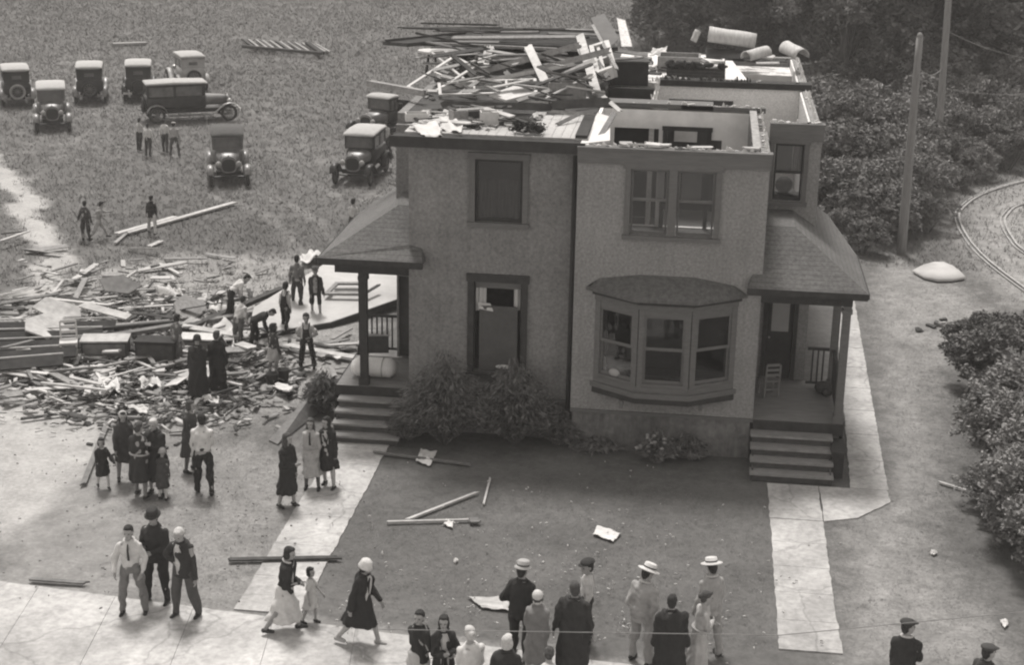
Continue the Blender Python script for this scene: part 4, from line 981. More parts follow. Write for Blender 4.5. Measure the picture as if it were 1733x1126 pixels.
    if tie is not None:
        m_ = MB(fin); m_.tube([up((0, .095 * build + ex + .02, 1.445)), up((.005, .118 * build + ex + .02, 1.33)), up((0, .12 * build + ex + .018, 1.14))], [.014, .02, .026], 6, flat=.4); q(m_, 'tie', fab(tie))
    if collar is None and top in ('coat', 'jacket', 'cardigan'): collar = tv
    if collar is not None:
        m_ = MB(fin); m_.tube([up((.085 * math.sin(t), -.0 + .08 * math.cos(t), 1.465 - .02 * math.cos(t))) for t in np.linspace(0, 2 * math.pi, 16)], .02, 8); q(m_, 'collar', fab(collar))
    if belt is not None:
        m_ = MB(fin); rb1 = .165 if top in ('dress', 'coat') else .17; e2 = ex + .012
        m_.tube([up(((rb1 * build + e2) * math.sin(t), (.115 * build + e2) * math.cos(t), 1.03)) for t in np.linspace(0, 2 * math.pi, 24)], .022, 8); q(m_, 'belt', fab(belt))
    if extra == 'overalls':
        m_ = MB(fin)
        for y_, e in ((1, 1), (-1, 1)):
            m_.loft([[up((x * w, y_ * yy, z_)) for x in (-1, -.33, .33, 1)] + [up((x * w, y_ * (yy - .03), z_)) for x in (1, .33, -.33, -1)] for z_, w, yy in ((.98, .12, .135), (1.15, .11, .135), (1.32, .09, .14))])
        for e in (-1, 1): m_.tube([up((e * .08, .13, 1.3)), up((e * .1, .09, 1.45)), up((e * .1, -.0, 1.485)), up((e * .09, -.09, 1.44)), up((e * .08, -.13, 1.3))], .016, 6)
        q(m_, 'overall_bib', fab(bv))
    # shoes
    for (H, K, A), sd_ in zip(legpts, (-1, 1)):
        m_ = MB(fin); z0 = A.z - .06
        m_.cap(A + Vector((0, -.035, -.035)), A + Vector((0, .03, -.03)), .046, .043); m_.cap(A + Vector((0, .02, -.045)), A + Vector((sd_ * .01, .13, -.055)), .042, .034); q(m_, 'shoe', shoes or LEATHER)
        if legs is not None:
            m_ = MB(fin); m_.cap(K, A, .0575, .0385); m_.cap(K + (A - K) * .15, K + (A - K) * .5, .0585, .0505); q(m_, 'stocking', fab(legs))
    # hats
    if hat:
        def hp(c): return hd(hcen + Vector(c) * hs)
        hmt = fab(hv); m_ = MB(fin); tilt = Mh @ Matrix.Rotation(R(-6), 3, 'X')
        if hat in ('fedora', 'boater', 'panama'):
            br = {'fedora': .138, 'boater': .18, 'panama': .175}[hat]; cr = .1
            fl = hat == 'boater'
            prof_ = [(.06, .0), (br * .8, .0 - (0 if fl else .006)), (br, (0 if fl else -.012)), (br, .008 + (0 if fl else -.008)), (cr + .012, .014), (cr, .03), (cr * .97, .095), (cr * .8, .11 if not fl else .1), (.01, .10 if not fl else .1)]
            m_.lathe(hp((0, -.005, .055)), [(r_ * hs, z_ * hs) for r_, z_ in prof_], 24, tilt, (.93, 1.05)); ho = q(m_, 'hat', hmt)
            k_ = MB(fin); k_.lathe(hp((0, -.005, .055)), [(cr * 1.005 * hs, .018 * hs), (cr * 1.03 * hs, .02 * hs), (cr * 1.01 * hs, .05 * hs), (cr * .99 * hs, .05 * hs)], 24, tilt, (.93, 1.05)); q(k_, 'hat_band', fab(.05 if hv > .2 else .02), ho)
        elif hat == 'cloche':
            m_.lathe(hp((0, -.01, .02)), [(.07 * hs, -.03 * hs), (.118 * hs, -.04 * hs), (.112 * hs, -.015 * hs), (.1 * hs, .03 * hs), (.088 * hs, .08 * hs), (.05 * hs, .115 * hs), (.01, .122 * hs)], 20, tilt, (.95, 1.08)); q(m_, 'hat', hmt)
        elif hat == 'cap':
            m_.ell(hp((0, -.012, .085)), Vector((.108, .122, .045)) * hs, tilt); m_.ell(hp((0, .1, .062)), Vector((.062, .055, .01)) * hs, tilt); q(m_, 'cap', hmt)
        elif hat == 'scarf':
            m_.ell(hp((0, -.018, .03)), Vector((.093, .104, .1)) * hs, tilt); m_.ell(hp((0, -.05, -.06)), Vector((.08, .05, .07)) * hs, tilt); add(remesh(m_, .012), 'headscarf', hmt)
    return root

# ------------------------------------------------------------ the crowd (feet position, facing: 0 = towards the camera, 90 = right, 180 = away)
P = person
DK, BK = .022, .014
HIP = (-12, 34, 78, 92); FOLD = (22, 10, 88, 58); HELD = (12, 10, 75, 48); POCKET = (-8, 22, 38, 30); RELAX = (4, 9, 14, 4)
# pavement, left group of three men
P(G(227, 1040), 8, 'man in a white shirt and dark tie, leftmost of three on the pavement', h=1.75, tv=.68, bottom='trousers', bv=.14, tie=.04, collar=.66, la=POCKET, ra=POCKET, ll=(0, 8, 0), rl=(0, 8, 0))
P(G(268, 1018), -5, 'man in a dark hat and dark suit standing between two men', h=1.80, build=1.08, top='jacket', tv=.035, bv=.03, hat='fedora', hv=.035, la=HELD, ra=HELD, ll=(0, 7, 0), rl=(0, 6, 0))
P(G(315, 1044), -12, 'white haired man in an open dark jacket over a white shirt, hand on hip', h=1.78, build=1.06, top='jacket', tv=.035, front=.68, bv=.07, hm=HAIRG, la=RELAX, ra=HIP, head=(25, 12), ll=(0, 6, 0), rl=(0, 5, 0))
# pavement, walking woman and child
P(G(486, 1070), 100, 'dark haired woman in a dark cardigan and long white skirt walking right', h=1.66, female=True, top='cardigan', tv=.015, bottom='skirt', bv=.68, length=.28, hair='bob', collar=.6, front=.6, la=HELD, ra=HELD, ll=(18, 2, 4), rl=(-16, 2, 12), legs=.2)
P(G(527, 1055), 75, 'small bareheaded child in a white dress beside the woman in the long white skirt', h=1.05, child=True, female=True, top='dress', tv=.66, sleeve='short', bottom='none', length=.52, hair='bob', ll=(8, 2, 2), rl=(-8, 2, 6), la=(25, 10, 20, 5), vox=.012)
P(G(612, 1092), 75, 'woman in a white cloche hat and dark coat striding right', h=1.68, female=True, top='coat', tv=.022, bottom='none', length=.46, front=.66, hat='cloche', hv=.74, hair='bob', ll=(24, 2, 8), rl=(-20, 2, 20), la=(25, 12, 15, 0), ra=(-18, 10, 14, 0), legs=.4, lean=8, shoes=LIGHTSHOE)
# bottom row
P(G(708, 1192), 150, 'woman in a dark coat with pale dress front, leftmost in the bottom row', h=1.66, female=True, top='cardigan', tv=.02, bottom='skirt', bv=.5, front=.6, length=.35, hair='bun', head=(-150, 0), la=HELD, ra=HELD)
P(G(750, 1196), 20, 'woman in a dark coat with a white collar, second in the bottom row', h=1.64, female=True, top='coat', tv=.02, bottom='none', length=.4, front=.55, hair='bob', la=FOLD, ra=FOLD)
P(G(795, 1222), 205, 'stout woman in a loose white blouse with pale hair, cut by the bottom edge', h=1.66, build=1.22, female=True, tv=.72, bottom='skirt', bv=.05, length=.35, hair='bun', hm=HAIRG, la=HELD, ra=HELD, head=(-20, 10))
P(G(855, 1238), 180, 'grey haired person in a dark coat cut by the bottom edge', h=1.66, build=1.15, female=True, top='coat', tv=.03, bottom='none', length=.4, hair='bob', hm=HAIRG)
P(G(925, 1262), 185, 'person in a pale shirt whose head is lowest in the bottom row', h=1.62, build=1.12, tv=.66, bottom='trousers', bv=.06, hm=HAIRM, lean=14, head=(0, 25))
P(G(880, 1118), 165, 'man in a pale brimmed hat and dark suit with his back to the camera', h=1.80, build=1.06, top='jacket', tv=.03, bv=.03, hat='fedora', hv=.36, la=HIP, ra=RELAX)
P(G(906, 1150), 175, 'woman in a white headscarf and grey coat by the dark suited man', h=1.62, female=True, top='coat', tv=.16, bottom='none', length=.38, hair='bob', hm=HAIRM, hat='scarf', hv=.66, la=HELD, ra=RELAX, front=.5)
P(G(968, 1150), 182, 'broad person in a long dark coat seen from behind beside the boy in a cap', h=1.78, build=1.2, top='coat', tv=.035, bottom='none', length=.28, hm=HAIRM)
P(G(991, 1085), -70, 'boy in a dark cap and white shirt peering past the broad dark coat', h=1.50, child=True, tv=.68, bv=.04, hat='cap', hv=.03, la=RELAX, ra=(10, 8, 40, 10), vox=.012)
P(G(1083, 1122), 150, 'man in a light suit and white panama hat with hands behind his back', h=1.78, build=1.12, top='jacket', tv=.33, bv=.3, collar=.6, hat='panama', hv=.74, la=(-18, 14, 30, 50), ra=(-18, 14, 30, 50), head=(-30, 12), ll=(0, 6, 0), rl=(0, 6, 0))
P(G(1130, 1165), 185, 'stocky person in a black coat seen from behind between two pale hats', h=1.66, build=1.25, top='coat', tv=.012, bottom='none', length=.3, hm=HAIRD)
P(G(1198, 1108), 215, 'man in a white straw boater with a dark band and a light suit', h=1.76, build=1.08, top='jacket', tv=.34, bv=.3, collar=.6, hat='boater', hv=.7, head=(10, 8))
P(G(1180, 1150), 110, 'woman in a long pale printed dress in front of the boater man', h=1.62, female=True, top='dress', tv=.44, bottom='none', length=.22, hair='bun', hm=HAIRM, belt=.3, la=HELD, ra=FOLD, head=(20, 0))
P(G(1520, 1215), 165, 'man in a dark suit and flat cap at the lower right', h=1.74, build=1.03, top='jacket', tv=.03, bv=.03, collar=.6, hat='cap', hv=.035, head=(-50, 0), la=RELAX, ra=HELD)
P(G(1650, 1262), 120, 'man in a dark jacket and cap cut by the bottom right corner', h=1.74, build=1.05, top='jacket', tv=.045, bv=.04, hat='cap', hv=.05, head=(10, 0))
# walk group
P(G(488, 858), 60, 'girl with long brown hair in a black coat at the edge of the left walk', h=1.62, female=True, top='coat', tv=.014, bottom='none', length=.34, hair='long', hm=HAIRM, legs=.3, la=RELAX, ra=HELD, ll=(6, 2, 2), rl=(-6, 2, 4))
P(G(528, 828), 5, 'girl with long hair in a pale belted dress with dark neck bow', h=1.60, female=True, top='dress', tv=.42, bottom='none', length=.36, hair='long', hm=HAIRM, collar=.6, tie=.04, belt=.3, legs=.08)
P(G(556, 826), -12, 'slim woman in a black coat standing at the foot of the left steps', h=1.62, female=True, top='coat', tv=.014, bottom='none', length=.48, hair='bob', front=.5, legs=.45, la=RELAX, ra=RELAX)
# left yard group
P(G(176, 828), 35, 'small child in a dark coat with a white collar, leftmost of the yard group', h=1.12, child=True, female=True, top='coat', tv=.025, bottom='none', length=.5, hair='bob', collar=.66, legs=.6, vox=.012, ll=(12, 4, 4), rl=(-10, 3, 4), la=(30, 25, 20, 0))
P(G(214, 815), 25, 'woman in a pale cap and dark grey coat facing the camera', h=1.62, female=True, top='coat', tv=.05, bottom='none', length=.5, hair='bob', hat='scarf', hv=.45, legs=.2)
P(G(240, 840), 170, 'woman in a dark dress with a pale sash seen from behind', h=1.64, build=1.15, female=True, top='dress', tv=.035, bottom='none', length=.42, hair='bun', hm=HAIRM, belt=.38, legs=.15)
P(G(268, 836), -10, 'heavy elderly woman in a big black coat with hand at her chin', h=1.70, build=1.22, female=True, top='coat', tv=.015, bottom='none', length=.38, hair='bun', hm=HAIRG, la=(20, 10, 120, 40), ra=HELD)
P(G(277, 845), 175, 'small child in a brown coat and knitted hat with a white hatband', h=1.08, child=True, female=True, top='coat', tv=.05, bottom='none', length=.45, hair='none', hat='cloche', hv=.2, legs=.62, la=(35, 20, 40, 10), vox=.012)
P(G(324, 798), 80, 'woman in a sleeveless grey coat next to the man in the white shirt', h=1.64, female=True, top='coat', tv=.06, bottom='none', length=.42, hair='bob', hm=HAIRM, collar=.5, legs=.1)
P(G(346, 836), 190, 'man in a white shirt and black trousers with his back to the camera', h=1.78, tv=.74, bv=.018, hair='short', hm=HAIRD, la=(2, 6, 20, 5), ra=(20, 4, 40, 30), head=(30, 0))
P(G(337, 676), 175, 'broad woman in a long black coat, left of a pair before the wreckage', h=1.62, build=1.18, female=True, top='coat', tv=.010, bottom='none', length=.16, hair='none', hat='cloche', hv=.02)
P(G(370, 667), 185, 'person in a long black coat with grey hair, right of a pair before the wreckage', h=1.62, build=1.05, female=True, top='coat', tv=.010, bottom='none', length=.16, hair='short', hm=HAIRM)
P(G(301, 622), 150, 'person in a grey patterned dress standing by the dark wardrobe in the wreckage', h=1.42, female=True, top='dress', tv=.10, bottom='none', length=.4, hair='bob', sleeve='short')
# wreckage climbers
P(G(393, 550), 120, 'man in a white shirt bending over the heap', h=1.5, tv=.74, bv=.02, lean=48, la=(40, 10, 20, 0), ra=(50, 10, 20, 0), ll=(6, 5, 8), rl=(-8, 5, 6), z=.15)
P(G(405, 588), 160, 'boy in a white shirt stooping in the wreckage behind the bending man', h=1.42, tv=.66, bv=.09, lean=25, la=(30, 10, 30, 0), ra=(20, 10, 20, 0))
P(G(430, 590), 100, 'man in dark clothes bent far over the wreckage', h=1.45, top='jacket', tv=.015, bv=.015, lean=65, la=(60, 15, 20, 0), ra=(70, 10, 20, 0), ll=(10, 8, 20), rl=(-5, 8, 10))
P(G(484, 560), 165, 'boy in dark overalls and white shirt stepping onto the fallen wall', h=1.38, child=True, tv=.62, bv=.022, extra='overalls', ll=(22, 5, 30), rl=(-14, 5, 8), la=(20, 20, 20, 0))
P(G(504, 530), 185, 'boy in a grey shirt walking away over the fallen wall', h=1.5, tv=.13, bv=.05, ll=(14, 4, 6), rl=(-12, 4, 14), la=(15, 10, 20, 0), z=.2)
P(G(535, 542), 10, 'boy in a cap and dark open jacket with short trousers on the fallen wall', h=1.4, child=True, top='jacket', tv=.04, front=.4, bottom='shorts', bv=.03, hat='cap', hv=.05, legs=.35, ll=(10, 4, 4), rl=(-8, 4, 12), z=.12)
P(G(520, 624), 8, 'boy in white short sleeves and dark overalls with hands on hips', h=1.45, child=True, tv=.62, sleeve='short', bv=.035, extra='overalls', la=HIP, ra=HIP, ll=(0, 8, 0), rl=(0, 8, 0))
P(G(464, 640), 150, 'child in a dark top and short pale skirt standing above two dark buckets', h=1.4, child=True, female=True, tv=.05, bottom='skirt', bv=.4, length=.6, hair='bob', legs=.16, head=(-20, 0))
# field boys
P(G(146, 408), 175, 'boy in dark clothes beside a boy in pale clothes in the field', h=1.35, tv=.05, bv=.045, hair='short', la=(10, 20, 20, 0))
P(G(168, 404), 120, 'boy in pale shirt and pale trousers leaning with legs apart in the field', h=1.35, tv=.28, bv=.42, ll=(28, 6, 4), rl=(-24, 6, 10), la=(70, 20, 20, 0), ra=(30, 10, 20, 0), lean=14)
P(G(258, 396), 180, 'boy in a dark jacket and white knee breeches stepping over the long boards', h=1.35, top='jacket', tv=.02, bv=.52, ll=(20, 12, 5), rl=(-16, 12, 8))
FG = None
P(G(237, 254), 150, 'boy in a pale shirt, leftmost of four near the long sedan', h=1.35, tv=.5, bv=.04, la=FOLD, ra=FOLD)
P(G(252, 264), 180, 'boy in a white shirt nearest the camera in the left pair by the long sedan', h=1.35, tv=.62, bv=.05)
P(G(280, 257), 170, 'boy in a white shirt and dark trousers beside the boy in a pale cap', h=1.38, tv=.66, bv=.05)
P(G(296, 264), 195, 'boy in a pale cap and grey shirt with legs apart by the long sedan', h=1.4, tv=.3, bv=.06, hat='cap', hv=.6, ll=(6, 8, 0), rl=(-12, 10, 0), lean=8)
P(G(656, 268), -100, 'person in a pale shirt reaching to the door of the black sedan near the house', h=1.55, tv=.4, bv=.05, la=(70, 10, 10, 0), ra=(60, 10, 10, 0))
P(G(598, 402), 175, 'child in a white shirt half hidden behind the left porch roof', h=1.3, child=True, tv=.6, bv=.05)

# ------------------------------------------------------------ motor cars
carblack = mat('dusty_black_car_paint', .022, var=.3, scale=3, rough=.35, spec=.5, var2=.2)
cargrey = mat('dusty_grey_car_paint', .085, var=.25, scale=3, rough=.4, spec=.5)
roofcloth = mat('pale_car_roof_cloth', .40, var=.12, scale=6)
roofdark = mat('dark_folding_top_cloth', .06, var=.2, scale=6)
fendm = mat('dusty_fender_paint', .13, var=.35, scale=4, rough=.35, spec=.5)
rubber = mat('tyre_rubber', .035, var=.2, rough=.9); spokes = mat('wood_spoke', .12, var=.2); chrome = mat('nickel_plate', .55, rough=.3, metal=.6); core = mat('radiator_core', .015, var=.3, scale=60)
carglass = mat('reflection_grey_car_glass', .09, var=.3, rough=.15, spec=.6)  # grey in the glass colour stands in for reflections
def sq(y, hw, z0, z1, n=20, e=4.0, x0=0):
    out = []; hz = (z1 - z0) / 2; zc = (z0 + z1) / 2
    for k in range(n):
        t = 2 * math.pi * (k + .5) / n; c, s_ = math.cos(t), math.sin(t)
        out.append(Vector((x0 + hw * math.copysign(abs(c) ** (2 / e), c), y, zc + hz * math.copysign(abs(s_) ** (2 / e), s_))))
    return out
def wheel(root, x, y, m_rim, spare=False, z=.36, disc=False, tyre=rubber):
    M = Matrix.Rotation(R(90), 3, 'Y') if not spare else Matrix.Rotation(R(90), 3, 'X')
    mb = MB(); mb.lathe((x, y, z), [(.25, -.05), (.27, -.065), (.34, -.065), (.37, -.03), (.37, .03), (.34, .065), (.27, .065), (.25, .05)], 28, M)
    w_ = MB(); pass
    t_ = MB(); pts = []
    t_.tube([Vector((x, y, z)) + M @ Vector((.315 * math.cos(t), .315 * math.sin(t), 0)) for t in np.linspace(0, 2 * math.pi, 29)], .058, 10, caps=False)
    wo_ = t_.build('wheel' if not spare else 'spare_wheel', tyre, root, True)
    r_ = MB(); r_.tube([Vector((x, y, z)) + M @ Vector((.255 * math.cos(t), .255 * math.sin(t), 0)) for t in np.linspace(0, 2 * math.pi, 25)], .018, 6, caps=False)
    if disc: r_.lathe((x, y, z), [(.02, -.04), (.24, -.02), (.24, .02), (.02, .04)], 20, M)
    else:
        for k in range(12): t = k * math.pi / 6; r_.bar(Vector((x, y, z)), Vector((x, y, z)) + M @ Vector((.25 * math.cos(t), .25 * math.sin(t), 0)), .03, .03, M @ Vector((0, 0, 1)))
    r_.lathe((x, y, z), [(.01, -.07), (.06, -.065), (.07, -.04), (.07, .04), (.06, .065), (.01, .07)], 14, M)
    r_.build('rim', m_rim, wo_)
    return wo_
def car(loc, rz, label, L=3.9, paint=carblack, roof=roofcloth, fend=None, soft=False, spare=True, sparem=None, hoodm=None, cat='car', bed=False, name='parked_car', group='cars parked in the field', disc=False, sparetyre=None, cab_h=1.0):
    fend = fend or paint; hoodm = hoodm or paint
    r = empty(name, loc, label, cat, group, rz=rz, local=True); hw = .62; wb = L * .31
    yr, yf = -wb, wb + .12; yc = yf - 1.02                     # rear axle, front axle, cowl
    zb, zw, zr = .56, 1.20, 1.76 * cab_h
    yrear = yr - .42 if not bed else yr + 1.25
    mb = MB(); mb.loft([sq(yrear, hw * .93, zb + .02, zw - .03), sq(yrear + .06, hw, zb, zw), sq(yc - .5, hw * 1.0, zb, zw), sq(yc, hw * .82, zb, zw - .02)])
    mb.build('body', paint, r, True)
    # cabin uppers: pillars + glass core
    mb = MB()
    if soft:
        for y in (yrear + .15, (yrear + yc) / 2, yc - .05):
            for x in (-1, 1): mb.bar((x * hw * .9, y, zw - .02), (x * hw * .93, y - .02, zr - .02), .035, .03, (0, 1, 0))
        mb.build('top_frame', paint, r)
        m2 = MB(); m2.box(-hw * .92, hw * .92, yrear + .06, yrear + .09, zw, zr - .05); m2.build('back_curtain', roof, r)
    else:
        ys = [yrear + .05, yrear + .1, (yrear + yc) / 2 - .12, (yrear + yc) / 2 - .02, yc - .16, yc - .09]
        for i in range(0, 6, 2):
            for x in (-1, 1): a = x * hw * .94; mb.box(min(a, a - x * .05), max(a, a - x * .05), ys[i], ys[i + 1] + .02, zw - .04, zr - .06)
        mb.box(-hw * .95, hw * .95, yrear + .03, yc - .08, zr - .16, zr - .05)
        mb.box(-hw * .94, -hw * .35, yrear + .03, yrear + .08, zw - .04, zr - .06); mb.box(hw * .35, hw * .94, yrear + .03, yrear + .08, zw - .04, zr - .06); mb.box(-hw * .35, hw * .35, yrear + .031, yrear + .08, zw - .04, zw + .12); mb.box(-hw * .35, hw * .35, yrear + .031, yrear + .08, zr - .28, zr - .06)
        mb.box(-hw * .2, hw * .2, yrear + .3, yc - .4, zw - .3, zw + .02)
        mb.build('cabin_pillars', paint, r)
        for x in (-1, 1):
            for a, b_ in ((ys[1] + .02, ys[2]), (ys[3] + .02, ys[4])):
                g = MB(); q_ = x * hw * .9; g.box(q_ - .006, q_ + .006, a, b_, zw - .03, zr - .16); g.build('side_window', carglass, r)
        g = MB(); g.box(-hw * .35, hw * .35, yrear + .05, yrear + .06, zw + .12, zr - .28); g.build('rear_window', carglass, r)
    mb = MB(); y0 = yrear - .02; y1 = yc + (.02 if not soft else -.05)
    mb.loft([sq(y0, hw * .9, zr - .07, zr - .0, e=3), sq(y0 + .05, hw * 1.01, zr - .1, zr + .05, e=3), sq((y0 + y1) / 2, hw * 1.03, zr - .1, zr + .1, e=3), sq(y1, hw * 1.01, zr - .1, zr + .05, e=3), sq(y1 + .1, hw * .96, zr - .09, zr - .02, e=3)])
    mb.build('car_roof', roof, r, True)
    w_ = MB(); w_.bar((-hw * .86, yc - .04, zw), (-hw * .86, yc - .02, zr - .08), .04, .04, (0, 1, 0)); w_.bar((hw * .86, yc - .04, zw), (hw * .86, yc - .02, zr - .08), .04, .04, (0, 1, 0)); w_.box(-hw * .9, hw * .9, yc - .06, yc - .02, zw - .03, zw + .02); w_.box(-hw * .9, hw * .9, yc - .04, yc + .0, zr - .14, zr - .08)
    wf = w_.build('windshield', paint, r); g = MB(); g.box(-hw * .84, hw * .84, yc - .038, yc - .032, zw + .02, zr - .14); g.build('pane', carglass, wf)
    # hood, radiator
    mb = MB(); mb.loft([sq(yc - .03, hw * .80, zb + .1, zw - .03, e=3), sq(yc + .1, hw * .72, zb + .1, zw - .05, e=3), sq(yf - .02, hw * .44, zb + .12, zw - .12, e=3)]); mb.build('hood', hoodm, r, True)
    mb = MB(); mb.loft([sq(yf - .02, hw * .48, zb - .05, zw - .08, e=3), sq(yf + .05, hw * .48, zb - .05, zw - .08, e=3)]); rd_ = mb.build('radiator', fendm, r)
    mb = MB(); mb.loft([sq(yf + .04, hw * .40, zb + .0, zw - .17, e=3), sq(yf + .06, hw * .40, zb + .0, zw - .17, e=3)]); mb.build('radiator_core', core, rd_); mb = MB(); mb.ell((0, yf + .0, zw - .05), (.035, .035, .05)); mb.build('radiator_cap', chrome, rd_, True)
    # wheels, fenders, running boards
    tx = .68
    for x in (-tx, tx):
        wheel(r, x, yr, spokes, disc=disc); wheel(r, x, yf, spokes, disc=disc)
        for y, kind in ((yr, 'r'), (yf, 'f')):
            if kind == 'f': path = [(y + .40, .50), (y + .36, .66), (y + .22, .78), (y, .82), (y - .22, .76), (y - .42, .60), (y - .62, .42), (y - .78, .34)]
            else: path = [(y - .46, .44), (y - .42, .60), (y - .28, .76), (y, .83), (y + .24, .76), (y + .4, .60), (y + .48, .42), (y + .52, .34)]
            rg = []
            for yy, zz in path: rg.append([Vector((x - .13, yy, zz - .03)), Vector((x - .09, yy, zz)), Vector((x, yy, zz + .035)), Vector((x + .09, yy, zz)), Vector((x + .13, yy, zz - .03)), Vector((x + .09, yy, zz - .03)), Vector((x, yy, zz + .005)), Vector((x - .09, yy, zz - .03))])
            mb = MB(); mb.loft(rg); mb.build('fender', fend, r, True)
        mb = MB(); mb.box(x - .13, x + .13, yr + .5, yf - .76, .30, .345); mb.build('running_board', fend, r)
        mb = MB(); q_ = x * .55; M = Matrix.Rotation(R(-90), 3, 'X'); mb.lathe((q_, yf + .08, .86), [(.02, -.12), (.07, -.1), (.105, -.02), (.11, .03), (.02, .04)], 16, M); mb.bar((q_, yf + .03, .78), (q_ * .6, yf, .66), .03, .03)
        hl = mb.build('headlight', chrome, r, True); mb = MB(); mb.lathe((q_, yf + .08, .86), [(.01, .038), (.09, .036), (.09, .042), (.01, .05)], 16, M); mb.build('lens', shade_m, hl, True)
    mb = MB(); mb.box(-.45, .45, yr - .3, yf - .1, .40, .57); mb.tube([(-.62, yr, .36), (.62, yr, .36)], .04, 8); mb.tube([(-.62, yf, .36), (.62, yf, .36)], .03, 8); mb.build('chassis', carblack, r)
    if spare or bed:
     mb = MB()
     for z in (.42, .50): mb.tube([(-.7, yf + .50, z), (-.3, yf + .56, z), (.3, yf + .56, z), (.7, yf + .50, z)], .022, 6)
     for x in (-.3, .3): mb.bar((x, yf + .54, .46), (x, yf, .46), .04, .03)
     mb.build('front_bumper', chrome if hoodm is not carblack else fend, r)
    if bed:
        mb = MB(); b0, b1 = yr - .75, yrear - .08
        mb.box(-.78, .78, b0, b1, .78, .84); mb.box(-.78, -.74, b0, b1, .843, 1.25); mb.box(.74, .78, b0, b1, .843, 1.25); mb.box(-.74, .74, b0, b0 + .04, .843, 1.2); mb.box(-.735, .735, b1 - .04, b1, .843, 1.4); mb.build('cargo_bed', carblack, r)
    elif spare:
        wheel(r, .0, yrear - .11, sparem or spokes, True, .74, disc=disc, tyre=sparetyre or rubber)
        mb = MB()
        for x in (-1, 1): mb.bar((x * .32, yrear - .26, .47), (x * .74, yrear - .24, .47), .1, .03, (0, 1, 0)); mb.bar((x * .34, yrear - .24, .46), (x * .34, yrear + .2, .5), .04, .04)
        mb.build('rear_bumper', fendm if fend is not carblack else chrome, r)
    return r
away = 0
pale_t = mat('pale_canvas_tyre_cover', .20, var=.15)
car(G(28, 172), R(27), 'dark sedan with a pale spare tyre, cut by the left edge of the photo', fend=fendm, sparetyre=pale_t)
car(G(90, 214), R(203), 'dusty sedan facing the camera, left front of the parked cars', fend=fendm, hoodm=cargrey, paint=cargrey, spare=False)
car(G(155, 167), R(20), 'black sedan with a dark spare wheel and bright hub, seen from behind', fend=fendm)
car(G(237, 163), R(19), 'dark sedan with a covered spare wheel, third in the back row', disc=True, sparetyre=carblack, sparem=carblack)
car(G(318, 147), R(30), 'light bodied coupe at the right end of the back row', paint=mat('light_car_paint', .30, var=.15, rough=.4), L=3.7)
car(G(322, 202), R(-63), 'long black touring sedan parked side on with four boys behind it', L=5.0, fend=fendm, hoodm=cargrey)
car(G(387, 302), R(198), 'open touring car with a dark folded top facing the camera', paint=cargrey, roof=roofdark, soft=True, fend=fendm, hoodm=cargrey, spare=False)
car(G(612, 300), R(178), 'black sedan with bright headlights facing the camera beside the house', hoodm=cargrey, fend=carblack, spare=False)
car(G(652, 228), R(160), 'dark truck standing behind the house corner, half hidden by wreckage', bed=True, L=4.6, name='parked_truck', cat='truck', hoodm=cargrey)

# ------------------------------------------------------------ wreckage
W = dict(pale=mat('pale_split_board', .46, var=.18, scale=5, var2=.2), white=mat('white_painted_board', .66, var=.12, scale=6, var2=.12), mid=mat('weathered_grey_board', .20, var=.25, scale=6, stretch=(2, 2, 2), var2=.2),
         dark=mat('dark_old_board', .05, var=.3, scale=5), tar=mat('tar_paper', .028, var=.3, scale=4), tan=mat('brownish_board', .12, var=.25, scale=5))
def plank(p0, p1, w=.14, t=.03, m='mid', label=None, cat='plank', group=None, up=(0, 0, 1), name='broken_plank', jag=.12):
    if name == 'broken_plank' and not group:
        for k in ('board', 'batten', 'stick', 'rafter', 'timber', 'beam', 'joist', 'lath', 'stud', 'purlin', 'strut'):
            if k in (label or ''): name = cat = k; break
    mb = MB(); mb.bar(p0, p1, w, t, up, jag); o = mb.build(name, W[m] if isinstance(m, str) else m); return tag(o, label, cat, group)
def gp(x0, y0, x1, y1, w=.14, m='pale', z0=.04, z1=None, label=None, t=.035, **k):
    z1 = z0 if z1 is None else z1; return plank(G(x0, y0, z0), G(x1, y1, z1), w, t, m, label, **k)
# --- on the roof
def rp(x0, y0, Ya, x1, y1, Yb, w, m, label, t=.04, up=(0, -1, .4), **k): return plank(at(x0, y0, Ya), at(x1, y1, Yb), w, t, m, label, up=up, **k)
mb = MB(); A_ = [at(648, 70, 46.3), at(740, 57, 46.8), at(830, 46, 47.2), at(1000, 51, 47.2), at(1046, 80, 44.6), at(960, 78, 43.6), at(830, 73, 43.6), at(770, 65, 43.9), at(690, 73, 44.2)]
mb.poly(A_, .10, (0, .3, 1)); o = mb.build('roof_slab', W['tar']); tag(o, 'long dark slab of torn roof lying across the top of the wreck', 'roof slab')
k_ = MB(); k_.bar(at(735, 73, 43.4), at(1012, 86, 43.4), .09, .06); k_.build('fascia', W['mid'], o)
mb = MB(); mb.poly([at(745, 78, 45.2), at(1000, 88, 45.2), at(1002, 128, 44.2), at(790, 124, 44.2)], .08, (0, -1, .3)); o = mb.build('attic_shade_panel', W['tar']); tag(o, 'dark roof underside standing in for the attic shade below the long slab', 'shade panel')  # dark sheet paints the attic shadow under the slab
for x in (800, 870, 930, 980):
    k_ = MB(); k_.bar(at(x, 84, 45.0), at(x + 14, 124, 44.05), .06, .05, (0, -1, 0)); k_.build('rafter', W['dark'], o)
plank(at(622, 140, 38.5), at(722, 158, 37.3), .16, .14, 'mid', 'splintered beam sticking out left over the truck', 'beam', name='splintered_beam')
plank(at(650, 69, 45.8), at(790, 55, 45.8), .1, .08, 'dark', 'dark rafter tip jutting out at the far left of the roof wreck', 'rafter', name='rafter')
